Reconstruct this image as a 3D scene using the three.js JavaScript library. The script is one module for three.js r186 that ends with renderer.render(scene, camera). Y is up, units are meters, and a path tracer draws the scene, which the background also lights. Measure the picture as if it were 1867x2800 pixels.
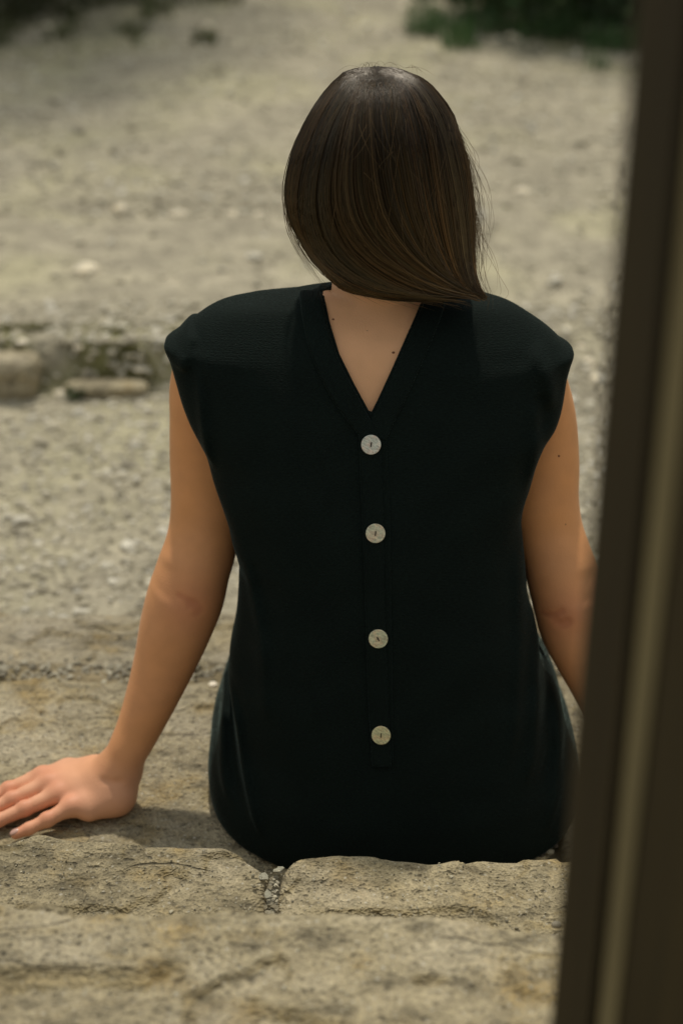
import * as THREE from 'three';
import { ImprovedNoise } from 'three/addons/math/ImprovedNoise.js';
import { mergeGeometries } from 'three/addons/utils/BufferGeometryUtils.js';

// ---------------------------------------------------------------- camera, sky, sun, exposure
const scene = new THREE.Scene();
const PITCH = 28 * Math.PI / 180, FPX = 4360, CAM_H = 1.174, CAM_Z = 1.55;   // FPX: focal length in pixels of the 1867 x 2800 photograph
const camera = new THREE.PerspectiveCamera(2 * Math.atan(1400 / FPX) * 180 / Math.PI, 682 / 1024, 0.05, 600);
camera.position.set(0, CAM_H, CAM_Z);
camera.rotation.set(-PITCH, 0, 0);
camera.focus = 1.62;
camera.userData.fStop = 2.9;

const renderer = new THREE.WebGLRenderer({ antialias: true });
renderer.setSize(682, 1024);
renderer.toneMapping = THREE.LinearToneMapping;
renderer.toneMappingExposure = 0.575;
renderer.shadowMap.enabled = true;

const SUN_DIR = new THREE.Vector3(-0.01, 1, -0.475).normalize();
{ // thin bright high cloud: pale all over, a little brighter towards the sun
  const w = 512, h = 256, d = new Float32Array(w * h * 4), v = new THREE.Vector3(), nz = new ImprovedNoise();
  for (let j = 0; j < h; j++) for (let i = 0; i < w; i++) {
    const th = (j + 0.5) / h * Math.PI - Math.PI / 2, ph = (i + 0.5) / w * 2 * Math.PI - Math.PI;
    v.set(Math.cos(th) * Math.cos(ph), Math.sin(th), Math.cos(th) * Math.sin(ph));
    const c = Math.max(0, v.dot(SUN_DIR)), up = Math.max(0, v.y);
    const cl = 0.5 + 0.5 * nz.noise(v.x * 3, v.y * 6, v.z * 3) + 0.25 * nz.noise(v.x * 8, v.y * 14, v.z * 8);
    const k = 0.27 + 0.10 * cl + 0.66 * Math.pow(up, 0.8) + 0.5 * Math.pow(c, 5) + 0.8 * Math.pow(c, 40);
    const g = v.y < 0 ? 0.5 : 1, o = (j * w + i) * 4;
    d[o] = k * g * 0.97; d[o + 1] = k * g * 1.0; d[o + 2] = k * g * (1.03 - 0.08 * cl); d[o + 3] = 1;
  }
  const sky = new THREE.DataTexture(d, w, h, THREE.RGBAFormat, THREE.FloatType);
  sky.mapping = THREE.EquirectangularReflectionMapping; sky.magFilter = sky.minFilter = THREE.LinearFilter; sky.needsUpdate = true;
  scene.background = sky; scene.environment = sky;
}
const sun = new THREE.DirectionalLight(new THREE.Color().setRGB(1, 0.92, 0.78), 4.1);
sun.position.copy(SUN_DIR).multiplyScalar(30); sun.castShadow = true; sun.shadow.radius = 5;
Object.assign(sun.shadow.camera, { left: -6, right: 6, top: 8, bottom: -4, near: 1, far: 60 }); sun.shadow.mapSize.set(2048, 2048);
scene.add(sun, sun.target);

// ---------------------------------------------------------------- helpers
const V = (x, y, z) => new THREE.Vector3(x, y, z);
const cp = Math.cos(PITCH), sp = Math.sin(PITCH);
let seedState = 12345;
const rnd = () => { seedState = (seedState + 0x6d2b79f5) | 0; let t = Math.imul(seedState ^ (seedState >>> 15), 1 | seedState); t = (t + Math.imul(t ^ (t >>> 7), 61 | t)) ^ t; return ((t ^ (t >>> 14)) >>> 0) / 4294967296; };
const rr = (a, b) => a + (b - a) * rnd(), gauss = () => (rnd() + rnd() + rnd() + rnd() - 2) * 0.87;
const clamp = (x, a = 0, b = 1) => Math.min(b, Math.max(a, x)), mix = (a, b, t) => a + (b - a) * t;
const smooth = (a, b, x) => { const t = clamp((x - a) / (b - a)); return t * t * (3 - 2 * t); };
const N = new ImprovedNoise(), n3 = (x, y, z) => N.noise(x, y, z);
const fbm = (x, y, z, o = 4) => { let s = 0, a = 0.5; for (let i = 0; i < o; i++) { s += a * n3(x, y, z); x = x * 2.03 + 17.1; y = y * 2.03 + 5.3; z = z * 2.03 + 9.7; a *= 0.5; } return s; };
const rayDir = (px, py) => { const a = (px - 933.5) / FPX, b = -(py - 1400) / FPX; return [a, b * cp - sp, -b * sp - cp]; };
const atT = (px, py, t) => { const d = rayDir(px, py); return V(d[0] * t, CAM_H + d[1] * t, CAM_Z + d[2] * t); };
const W = (px, py, z) => atT(px, py, (z - CAM_Z) / rayDir(px, py)[2]);              // the point of the world at a given z seen at a pixel of the photograph
const WY = (px, py, y) => atT(px, py, (y - CAM_H) / rayDir(px, py)[1]);             // the same at a given height
const depthOf = (x, y, z) => -(y - CAM_H) * sp - (z - CAM_Z) * cp;
const mpp = (p) => depthOf(p.x, p.y, p.z) / FPX;                                     // metres per pixel of the photograph
function table(pairs) {                                                              // monotone cubic through [x, y] pairs
  const P = [...pairs].sort((a, b) => a[0] - b[0]), n = P.length, m = new Array(n), s = [];
  for (let i = 0; i < n - 1; i++) s.push((P[i + 1][1] - P[i][1]) / (P[i + 1][0] - P[i][0]));
  m[0] = s[0]; m[n - 1] = s[n - 2];
  for (let i = 1; i < n - 1; i++) m[i] = s[i - 1] * s[i] <= 0 ? 0 : 2 * s[i - 1] * s[i] / (s[i - 1] + s[i]);
  const exact = (x) => {
    if (x <= P[0][0]) return P[0][1]; if (x >= P[n - 1][0]) return P[n - 1][1];
    let a = 0, b = n - 1; while (b - a > 1) { const c = (a + b) >> 1; if (P[c][0] > x) b = c; else a = c; }
    const h = P[b][0] - P[a][0], t = (x - P[a][0]) / h, t2 = t * t, t3 = t2 * t;
    return P[a][1] * (2 * t3 - 3 * t2 + 1) + m[a] * h * (t3 - 2 * t2 + t) + P[b][1] * (3 * t2 - 2 * t3) + m[b] * h * (t3 - t2);
  };
  const K = 3000, x0 = P[0][0], dx = (P[n - 1][0] - x0) / K, lut = new Float64Array(K + 2); for (let i = 0; i <= K + 1; i++) lut[i] = exact(x0 + i * dx);
  return (x) => { const f = (x - x0) / dx; if (f <= 0) return lut[0]; if (f >= K) return lut[K]; const i = f | 0; return lut[i] + (lut[i + 1] - lut[i]) * (f - i); };
}
const used = new Map();
const numbered = (name) => { const k = used.get(name) ?? 0; used.set(name, k + 1); return k ? name + '_' + String(k).padStart(3, '0') : name; };
function tag(o, label, category, group) { o.userData.label = label; if (category) o.userData.category = category; if (group) o.userData.group = group; return o; }
function mesh(name, geo, mat, parent) {
  const m = new THREE.Mesh(geo, mat); m.name = parent && parent !== scene ? name : numbered(name); m.castShadow = m.receiveShadow = true; (parent ?? scene).add(m); return m;
}
function group(name, label, category, pos, grp) {
  const g = new THREE.Group(); g.name = numbered(name); if (pos) g.position.copy(pos); scene.add(g); return tag(g, label, category, grp);
}
function geom(pos, idx, uv, col, nor) {
  const g = new THREE.BufferGeometry();
  g.setAttribute('position', new THREE.BufferAttribute(pos instanceof Float32Array ? pos : new Float32Array(pos), 3));
  if (uv) g.setAttribute('uv', new THREE.BufferAttribute(uv instanceof Float32Array ? uv : new Float32Array(uv), 2));
  if (col) g.setAttribute('color', new THREE.BufferAttribute(col instanceof Float32Array ? col : new Float32Array(col), 3));
  g.setIndex(new THREE.BufferAttribute(idx instanceof Uint32Array ? idx : new Uint32Array(idx), 1));
  if (nor) g.setAttribute('normal', new THREE.BufferAttribute(nor instanceof Float32Array ? nor : new Float32Array(nor), 3)); else g.computeVertexNormals();
  return g;
}
function pixelMap(size, fn, srgb, repeat) {                                          // fn(u, v) gives [r, g, b] linear 0..1 (colour) or a height 0..1
  const w = Array.isArray(size) ? size[0] : size, h = Array.isArray(size) ? size[1] : size, d = new Uint8Array(w * h * 4);
  const enc = (c) => srgb ? 255 * (c <= 0.0031308 ? 12.92 * c : 1.055 * Math.pow(c, 1 / 2.4) - 0.055) : 255 * c;
  for (let j = 0; j < h; j++) for (let i = 0; i < w; i++) {
    const r = fn((i + 0.5) / w, (j + 0.5) / h), o = (j * w + i) * 4;
    if (typeof r === 'number') d[o] = d[o + 1] = d[o + 2] = clamp(r) * 255; else for (let k = 0; k < 3; k++) d[o + k] = enc(clamp(r[k]));
    d[o + 3] = 255;
  }
  const t = new THREE.DataTexture(d, w, h); t.wrapS = t.wrapT = THREE.RepeatWrapping; t.magFilter = THREE.LinearFilter; t.minFilter = THREE.LinearMipmapLinearFilter; t.generateMipmaps = true;
  if (srgb) t.colorSpace = THREE.SRGBColorSpace;
  if (repeat) t.repeat.set(...repeat);
  t.needsUpdate = true; return t;
}

// isosurface of f (negative inside): sparse surface nets, vertices pulled onto the surface, normals from the gradient
function isoSurface(f, lo, hi, cell, slack = 2.2, soft = 0.4) {
  const nx = Math.ceil((hi[0] - lo[0]) / cell) + 1, ny = Math.ceil((hi[1] - lo[1]) / cell) + 1, nz = Math.ceil((hi[2] - lo[2]) / cell) + 1, B = 8;
  const val = new Float32Array(nx * ny * nz), at = (i, j, k) => i + nx * (j + ny * k);
  for (let k0 = 0; k0 < nz; k0 += B) for (let j0 = 0; j0 < ny; j0 += B) for (let i0 = 0; i0 < nx; i0 += B) {
    const c = f(lo[0] + (i0 + B / 2) * cell, lo[1] + (j0 + B / 2) * cell, lo[2] + (k0 + B / 2) * cell), far = Math.abs(c) > slack * B * cell * 0.87;
    for (let k = k0; k < Math.min(nz, k0 + B); k++) for (let j = j0; j < Math.min(ny, j0 + B); j++) for (let i = i0; i < Math.min(nx, i0 + B); i++)
      val[at(i, j, k)] = far ? c : f(lo[0] + i * cell, lo[1] + j * cell, lo[2] + k * cell);
  }
  const id = new Int32Array(nx * ny * nz).fill(-1), P = [], I = [];
  const E = [[0, 1], [2, 3], [4, 5], [6, 7], [0, 2], [1, 3], [4, 6], [5, 7], [0, 4], [1, 5], [2, 6], [3, 7]], cv = new Array(8);
  for (let k = 0; k < nz - 1; k++) for (let j = 0; j < ny - 1; j++) for (let i = 0; i < nx - 1; i++) {
    let m = 0; for (let c = 0; c < 8; c++) { cv[c] = val[at(i + (c & 1), j + ((c >> 1) & 1), k + (c >> 2))]; if (cv[c] < 0) m |= 1 << c; }
    if (m === 0 || m === 255) continue;
    let x = 0, y = 0, z = 0, n = 0;
    for (const [a, b] of E) if ((cv[a] < 0) !== (cv[b] < 0)) {
      const t = cv[a] / (cv[a] - cv[b]); n++;
      x += (a & 1) + t * ((b & 1) - (a & 1)); y += ((a >> 1) & 1) + t * (((b >> 1) & 1) - ((a >> 1) & 1)); z += (a >> 2) + t * ((b >> 2) - (a >> 2));
    }
    id[at(i, j, k)] = P.length / 3; P.push(lo[0] + (i + x / n) * cell, lo[1] + (j + y / n) * cell, lo[2] + (k + z / n) * cell);
  }
  for (let k = 1; k < nz - 1; k++) for (let j = 1; j < ny - 1; j++) for (let i = 1; i < nx - 1; i++) {
    const s = val[at(i, j, k)] < 0, q = (a, b, c, d, flip) => { if (a < 0 || b < 0 || c < 0 || d < 0) return; if (flip) I.push(a, c, b, a, d, c); else I.push(a, b, c, a, c, d); };
    if (s !== (val[at(i + 1, j, k)] < 0)) q(id[at(i, j - 1, k - 1)], id[at(i, j, k - 1)], id[at(i, j, k)], id[at(i, j - 1, k)], !s);
    if (s !== (val[at(i, j + 1, k)] < 0)) q(id[at(i - 1, j, k - 1)], id[at(i - 1, j, k)], id[at(i, j, k)], id[at(i, j, k - 1)], !s);
    if (s !== (val[at(i, j, k + 1)] < 0)) q(id[at(i - 1, j - 1, k)], id[at(i, j - 1, k)], id[at(i, j, k)], id[at(i - 1, j, k)], !s);
  }
  const nor = new Float32Array(P.length), e = cell * soft;
  for (let v = 0; v < P.length; v += 3) for (let pass = 0; pass < 2; pass++) {
    const x = P[v], y = P[v + 1], z = P[v + 2];
    const gx = f(x + e, y, z) - f(x - e, y, z), gy = f(x, y + e, z) - f(x, y - e, z), gz = f(x, y, z + e) - f(x, y, z - e), l = Math.hypot(gx, gy, gz) || 1;
    { let s = -f(x, y, z) / (l / (2 * e)); s = clamp(s, -cell * 0.6, cell * 0.6); P[v] += s * gx / l; P[v + 1] += s * gy / l; P[v + 2] += s * gz / l; }
    if (pass) { nor[v] = gx / l; nor[v + 1] = gy / l; nor[v + 2] = gz / l; }
  }
  return { P, I, nor };
}
const smin = (a, b, k) => { const h = Math.max(k - Math.abs(a - b), 0) / k; return Math.min(a, b) - h * h * k * 0.25; };
const smax = (a, b, k) => -smin(-a, -b, k);
function coneDist(x, y, z, a, b) {                                                   // a, b: [x, y, z, r]
  const dx = b[0] - a[0], dy = b[1] - a[1], dz = b[2] - a[2], t = clamp(((x - a[0]) * dx + (y - a[1]) * dy + (z - a[2]) * dz) / (dx * dx + dy * dy + dz * dz));
  return Math.hypot(x - a[0] - dx * t, y - a[1] - dy * t, z - a[2] - dz * t) - mix(a[3], b[3], t);
}
const ell = (x, y, z, c, r) => { const a = (x - c[0]) / r[0], b = (y - c[1]) / r[1], d = (z - c[2]) / r[2]; return (Math.sqrt(a * a + b * b + d * d) - 1) * Math.min(...r); };

// ---------------------------------------------------------------- materials
const STONE_TILE = 1.25;
const stoneMaps = (() => {
  const S = 1536, hgt = new Float32Array(S * S), col = new Float32Array(S * S * 3);
  for (let j = 0; j < S; j++) for (let i = 0; i < S; i++) {
    const x = i / S * STONE_TILE, z = j / S * STONE_TILE, o = j * S + i;
    const big = fbm(x * 7, z * 9, 1.5, 4), mid = fbm(x * 28, z * 42, 7.7, 3), fine = fbm(x * 190, z * 240, 3.3, 2), grit = n3(x * 520, z * 520, 11.2), coarse = n3(x * 115, z * 150, 91.2) + 0.6 * n3(x * 58, z * 80, 44.4);
    const ochre = smooth(0.06, 0.42, fbm(x * 11 + 40, z * 13, 21, 4) + 0.18 * fine), dark = smooth(0.05, 0.4, -mid - 0.3 * big + 0.25 * fine), pale = smooth(0.02, 0.36, big + 0.3 * mid);
    let r = 0.318, g = 0.272, b = 0.176;
    r = mix(r, 0.285, ochre * 0.75); g = mix(g, 0.205, ochre * 0.75); b = mix(b, 0.082, ochre * 0.75);
    r = mix(r, 0.125, dark * 0.62); g = mix(g, 0.108, dark * 0.62); b = mix(b, 0.070, dark * 0.62);
    r = mix(r, 0.385, pale * 0.5); g = mix(g, 0.34, pale * 0.5); b = mix(b, 0.25, pale * 0.5);
    const s = 1.1 + 0.5 * grit + 0.6 * fine + 0.26 * mid + 0.26 * coarse; r *= s; g *= s; b *= s;
    const w = n3(x * 250 + 31, z * 250, 77.1); if (w > 0.46) { const q = smooth(0.46, 0.6, w); r = mix(r, 0.55, q * 0.75); g = mix(g, 0.52, q * 0.75); b = mix(b, 0.44, q * 0.75); }
    const k = n3(x * 170 + 5, z * 190, 50.3); if (k > 0.47) { const q = smooth(0.5, 0.66, k) * 0.55; r = mix(r, 0.05, q); g = mix(g, 0.043, q); b = mix(b, 0.03, q); }
    const crk = smooth(0.022, 0.006, Math.abs(n3(x * 4.5 + 0.12 * n3(x * 40, z * 40, 5), z * 17, 61) + 0.09 * mid)) * smooth(0.2, 0.36, n3(x * 6.5, z * 11, 19)) * 0.6; r *= 1 - crk; g *= 1 - crk; b *= 1 - crk;
    col[o * 3] = r; col[o * 3 + 1] = g; col[o * 3 + 2] = b;
    hgt[o] = 0.5 + 0.24 * mid + 0.26 * fine + 0.15 * grit + 0.13 * coarse - (k > 0.5 ? 0.2 : 0) - 0.5 * crk;
  }
  const at = (u, v) => Math.min(S - 1, Math.floor(v * S)) * S + Math.min(S - 1, Math.floor(u * S));
  return { map: pixelMap(S, (u, v) => { const o = at(u, v) * 3; return [col[o], col[o + 1], col[o + 2]]; }, true), bump: pixelMap(S, (u, v) => hgt[at(u, v)], false) };
})();
const stoneMat = new THREE.MeshStandardMaterial({ name: 'sandstone', map: stoneMaps.map, bumpMap: stoneMaps.bump, bumpScale: 0.011, roughness: 0.94, vertexColors: true });

const GROUND_TILE = 2.4;
const groundMaps = (() => {
  const S = 1024, hgt = new Float32Array(S * S), col = new Float32Array(S * S * 3);
  for (let j = 0; j < S; j++) for (let i = 0; i < S; i++) {
    const x = i / S * GROUND_TILE, z = j / S * GROUND_TILE, o = j * S + i;
    const big = fbm(x * 2.2, z * 2.2, 4.1, 4), mid = fbm(x * 17, z * 17, 2.2, 3), fine = fbm(x * 85, z * 85, 9.1, 2);
    const s = 1 + 0.25 * big + 0.62 * mid + 0.6 * fine, warm = smooth(-0.1, 0.35, big);
    col[o * 3] = 0.345 * s; col[o * 3 + 1] = (0.310 + 0.006 * warm) * s; col[o * 3 + 2] = (0.228 - 0.02 * warm) * s;
    hgt[o] = 0.5 + 0.4 * mid + 0.35 * fine;
  }
  const at = (u, v) => Math.min(S - 1, Math.floor(v * S)) * S + Math.min(S - 1, Math.floor(u * S));
  return { map: pixelMap(S, (u, v) => { const o = at(u, v) * 3; return [col[o], col[o + 1], col[o + 2]]; }, true), bump: pixelMap(S, (u, v) => hgt[at(u, v)], false) };
})();
const groundMat = new THREE.MeshStandardMaterial({ name: 'gravelly_earth', map: groundMaps.map, bumpMap: groundMaps.bump, bumpScale: 0.014, roughness: 0.97, vertexColors: true });
const pebbleMat = new THREE.MeshStandardMaterial({ name: 'pebble', roughness: 0.9, color: 0xffffff });
const leafMat = new THREE.MeshPhysicalMaterial({ name: 'leaf', roughness: 0.7, vertexColors: true, side: THREE.DoubleSide, transmission: 0.3, thickness: 0 });
const barkMat = new THREE.MeshStandardMaterial({ name: 'bark', roughness: 0.95, color: new THREE.Color().setRGB(0.07, 0.05, 0.035) });

// ---------------------------------------------------------------- ground
const G_LOW = -0.16, G_UP = -0.06;
function groundY(x, z) {
  const left = smooth(-0.08, -0.3, x);                                               // the old step survives only on the left; elsewhere a ramp
  const t = mix(smooth(-1.25, -1.85, z), smooth(-1.475, -1.535, z), left);
  let y = mix(G_LOW, G_UP, t) + 0.02 * smooth(-2.38, -2.46, z) * smooth(0.05, -0.25, x);
  y += 0.012 * fbm(x * 2.1, z * 2.1, 3, 3) + 0.006 * n3(x * 11, z * 11, 8) * smooth(30, 5, -z);
  if (z < -4.2) y += 0.03 * (-4.2 - z) * smooth(-4.2, -7, z);
  return y;
}
{
  const xs = [], zs = [];
  for (let x = -80; x < -3; x += Math.max(0.08, (-x - 2.6) * 0.22)) xs.push(x); for (let x = -3; x <= 3; x += 0.022) xs.push(x); for (let x = 3.05; x < 80; x += Math.max(0.08, (x - 2.6) * 0.22)) xs.push(x); xs.push(80);
  for (let z = 30; z > 0.5; z -= 2.5) zs.push(z); for (let z = 0.2; z > -4; z -= 0.018) zs.push(z); for (let z = -4; z > -150; z -= Math.max(0.03, (-z - 3.6) * 0.09)) zs.push(z);
  const P = [], U = [], C = [], I = [], nx = xs.length;
  for (const z of zs) for (const x of xs) {
    P.push(x, z > 0.15 ? G_LOW - 0.02 : groundY(x, z), z); U.push(x / GROUND_TILE, z / GROUND_TILE);
    // grey trodden path up the middle, greener earth with shade painted into its colour at both far sides, moss along the broken step
    const far = smooth(-3.5, -4.6, z), side = smooth(0.35, 0.9, Math.abs(x + 0.15 + 0.25 * fbm(x, z, 2, 2)) - 0.1), greenShade = far * side * smooth(-0.35, 0.15, fbm(x * 2.3, z * 2.3, 12, 3) + 0.15);
    const moss = smooth(-1.45, -1.5, z) * smooth(-1.68, -1.56, z) * smooth(-0.2, -0.4, x) * smooth(-0.2, 0.2, n3(x * 9, z * 9, 4) + 0.1);
    const tr = 1.03 + 0.16 * fbm(x * 0.9, z * 0.9, 31, 2) + 0.34 * fbm(x * 4.5, z * 5.5, 71, 4) * smooth(-1.2, -1.8, z);
    C.push(tr * mix(mix(1, 0.3, greenShade), 0.42, moss * 0.8), tr * mix(mix(1, 0.33, greenShade), 0.46, moss * 0.8), tr * mix(mix(1, 0.22, greenShade), 0.16, moss * 0.8));
  }
  for (let j = 0; j < zs.length - 1; j++) for (let i = 0; i < nx - 1; i++) { const a = j * nx + i; I.push(a, a + 1, a + nx, a + 1, a + nx + 1, a + nx); }
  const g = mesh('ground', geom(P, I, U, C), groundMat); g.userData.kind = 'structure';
}

// pebbles: a few shapes, flattened and knobbly
function pebbleGeo(seed, detail = 1) {
  const g = new THREE.IcosahedronGeometry(1, detail), p = g.attributes.position, v = new THREE.Vector3();
  for (let i = 0; i < p.count; i++) { v.fromBufferAttribute(p, i); const s = 1 + 0.42 * n3(v.x * 1.3 + seed * 7.3, v.y * 1.3, v.z * 1.3) + 0.14 * n3(v.x * 3 + seed, v.y * 3, v.z * 3 + 4); p.setXYZ(i, v.x * s, v.y * s * 0.66, v.z * s); }
  g.computeVertexNormals(); return g;
}
{
  const col = new THREE.Color(), M = new THREE.Matrix4(), q = new THREE.Quaternion(), e = new THREE.Euler();
  const NEAR = 17000, FAR = 24000, per = [[], [], []];
  for (let i = 0; i < NEAR + FAR; i++) {
    const z = i < NEAR ? rr(-0.42, -1.75) : -1.45 - Math.pow(rnd(), 1.4) * 5.2, x = rr(-1, 1) * (i < NEAR ? 0.95 : 0.75 + 0.42 * -z);
    const patch = smooth(-0.18, 0.25, fbm(x * 3, z * 3, 55, 3));
    const smoothPath = i >= NEAR && z > -2.35 && z < -1.75;                          // the trodden strip is nearly free of stones
    if (smoothPath && rnd() > 0.2) continue;
    if (rnd() > 0.35 + 0.65 * patch) continue;
    let r = 0.0032 + 0.0055 * Math.pow(rnd(), 2.2); if (rnd() < 0.02) r = rr(0.009, 0.015); if (i >= NEAR) r *= 1.2;
    e.set(rr(-0.5, 0.5), rr(0, 6.3), rr(-0.5, 0.5)); q.setFromEuler(e);
    M.compose(V(x, groundY(x, z) + r * 0.25, z), q, V(r * rr(0.8, 1.3), r * rr(0.7, 1.1), r * rr(0.8, 1.3)));
    const t = rnd(), b = rr(0.8, 1.2); if (t < 0.2) col.setRGB(0.58 * b, 0.545 * b, 0.45 * b); else if (t < 0.3) col.setRGB(0.30 * b, 0.27 * b, 0.20 * b); else col.setRGB(0.44 * b, 0.40 * b, 0.30 * b);
    per[i % 3].push([M.clone(), col.clone()]);
  }
  per.forEach((list, k) => {
    const im = new THREE.InstancedMesh(pebbleGeo(k + 1, 1), pebbleMat, list.length); im.name = numbered('gravel'); im.castShadow = im.receiveShadow = true;
    list.forEach(([m, c], i) => { im.setMatrixAt(i, m); im.setColorAt(i, c); }); im.userData.kind = 'stuff';
    tag(im, ['fine beige gravel scattered over the ground below the steps', 'small rounded gravel lying loose on the earth', 'mixed grey and cream gravel on the trodden earth'][k], 'gravel'); scene.add(im);
  });
}

// ---------------------------------------------------------------- stone steps
const flake = (x, z, seed) => 3.2 * fbm(x * 4.2 + 0.6 * n3(x * 12, z * 12, seed), z * 7.5, seed + 9, 4) + 0.5;
function relief(x, z, seed, amp) {                                                   // worn, flaking sandstone
  let h = 0.55 * fbm(x * 5, z * 6, seed, 3) + 0.3 * fbm(x * 24, z * 34, seed + 3, 4);
  const q = 3.2 * fbm(x * 4.2 + 0.6 * n3(x * 12, z * 12, seed), z * 7.5, seed + 9, 4) + 0.5, f = q - Math.floor(q);
  h += 0.5 * (Math.floor(q) + smooth(0.0, 0.1, f) - q * 0.72);                      // flaked ledges
  return amp * h;
}
function stoneBlock(name, parent, o) {
  const step = o.step ?? 0.0042, xl = o.xl, xr = o.xr, nx = Math.ceil((xr - xl) / step), rows = [], R = o.round ?? 0.018;
  for (const s of [-1, -0.6, -0.3, -0.1]) rows.push(['f', s]);
  let d = 0; const depth = o.depth; while (d < depth) { rows.push(['t', d]); d += d < R ? 0.0022 : step; } rows.push(['t', depth], ['n', 1]);
  const P = [], U = [], C = [], I = [], nc = nx + 3;
  for (const [kind, s] of rows) for (let i = -1; i <= nx + 1; i++) {
    const skirt = i < 0 || i > nx, x0 = xl + (xr - xl) * clamp(i, 0, nx) / nx;
    const ze = o.edge(x0) + 0.003 * n3(x0 * 40, 2, o.seed);
    const end = Math.min(x0 - xl, xr - x0), er = o.endRound ?? 0.014, ed = end < er ? er * (1 - Math.sqrt(Math.max(0, 1 - (1 - end / er) ** 2))) : 0;
    let dist = kind === 't' ? s : kind === 'f' ? 0 : depth, z = ze + dist;
    const x = x0 + (o.skew ? o.skew(z) * (i <= 0 ? (o.skewL ?? 0) : i >= nx ? (o.skewR ?? 0) : 0) : 0) + (end < er * 2 && kind !== 'n' ? 0.005 * n3(z * 22, 5, o.seed + x0 * 3) : 0);
    let y = o.top + relief(x0, z, o.seed, o.amp) * (o.calm ? o.calm(x0, z) : 1) + (o.lift ? o.lift(x0, z) : 0);
    if (dist < R) y -= R * (1 - Math.sqrt(Math.max(0, 1 - (1 - dist / R) ** 2)));
    y -= ed;
    if (kind === 'f') { z += -0.004 * n3(x0 * 22, s * 6, o.seed + 4) - 0.004; y = mix(y, o.bottom, -s); }
    if (kind === 'n' || skirt) y = o.bottom;
    P.push(x, y, z); U.push(x0 / STONE_TILE + 0.5 + (o.du ?? 0), (z - y * 0.9) / STONE_TILE + (o.dv ?? 0));
    const q = flake(x0, z, o.seed), lev = Math.floor(q), f = q - lev, ledge = smooth(0.2, 0.02, f), hsh = Math.sin(lev * 12.9 + o.seed) * 0.5 + 0.5;
    const t = (0.86 + 0.24 * hsh + 0.22 * fbm(x0 * 6, z * 6, o.seed + 20, 2)) * (1 - 0.16 * ledge), och = clamp(0.55 * ledge + 0.5 * smooth(0.1, 0.5, fbm(x0 * 8, z * 10, o.seed + 33, 3)));
    C.push(t * (o.tint?.[0] ?? 1), t * (1 - 0.09 * och) * (o.tint?.[1] ?? 1), t * (1 - 0.34 * och) * (o.tint?.[2] ?? 1));
  }
  for (let j = 0; j < rows.length - 1; j++) for (let i = 0; i < nc - 1; i++) { const a = j * nc + i; I.push(a, a + nc, a + 1, a + 1, a + nc, a + nc + 1); }
  return mesh(name, geom(P, I, U, C), stoneMat, parent);
}
const edgeFrom = (px, y) => table(px.map(([a, b]) => { const p = WY(a, b, y); return [p.x, p.z]; }));
const STEP1 = 0.13, STEP2 = 0.26;
const steps = group('stone_steps', 'worn weathered sandstone steps with flaking edges that the woman sits on', 'steps');
const edgeA = edgeFrom([[-420, 2300], [-150, 2302], [0, 2297], [75, 2284], [110, 2274], [165, 2285], [230, 2293], [300, 2298], [380, 2301], [450, 2308], [500, 2310], [560, 2306], [600, 2306], [650, 2325], [700, 2350], [735, 2366], [745, 2374]], STEP1);
const edgeB = edgeFrom([[752, 2376], [775, 2360], [810, 2347], [850, 2340], [900, 2333], [950, 2332], [1000, 2335], [1060, 2342], [1120, 2350], [1200, 2354], [1250, 2349], [1300, 2344], [1400, 2342], [1480, 2340], [1560, 2335], [1800, 2330], [2300, 2334]], STEP1);
const edgeC = edgeFrom([[-500, 2462], [0, 2463], [100, 2470], [200, 2480], [300, 2490], [420, 2502], [520, 2500], [610, 2492], [700, 2500], [800, 2505], [900, 2510], [1000, 2512], [1080, 2508], [1170, 2508], [1250, 2515], [1350, 2530], [1450, 2541], [1560, 2545], [1900, 2548], [2400, 2550]], STEP2);
const JX = -0.0662;
stoneBlock('stone_block', steps, { xl: -0.78, xr: JX - 0.006, edge: edgeA, depth: 0.34, top: STEP1, bottom: -0.2, seed: 3.3, amp: 0.012, tint: [0.9, 0.885, 0.84], step: 0.0036, endRound: 0.02, du: 0.03, dv: 0.1, skewR: 1, skew: (z) => -0.006 * smooth(0.38, 0.5, z) });
stoneBlock('stone_block', steps, { xl: JX + 0.005, xr: 0.95, edge: edgeB, depth: 0.34, top: STEP1, bottom: -0.2, seed: 8.1, amp: 0.012, tint: [0.9, 0.885, 0.84], step: 0.0036, endRound: 0.02, du: -0.04, dv: 0.43, skewL: 1, skew: (z) => 0.006 * smooth(0.42, 0.5, z) });
stoneBlock('stone_block', steps, { xl: -1.0, xr: 1.05, edge: edgeC, depth: 0.62, top: STEP2, bottom: -0.2, seed: 5.7, amp: 0.017, step: 0.004, round: 0.014, du: 0.02, dv: 0.27, tint: [1.1, 1.09, 1.06] });
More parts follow.
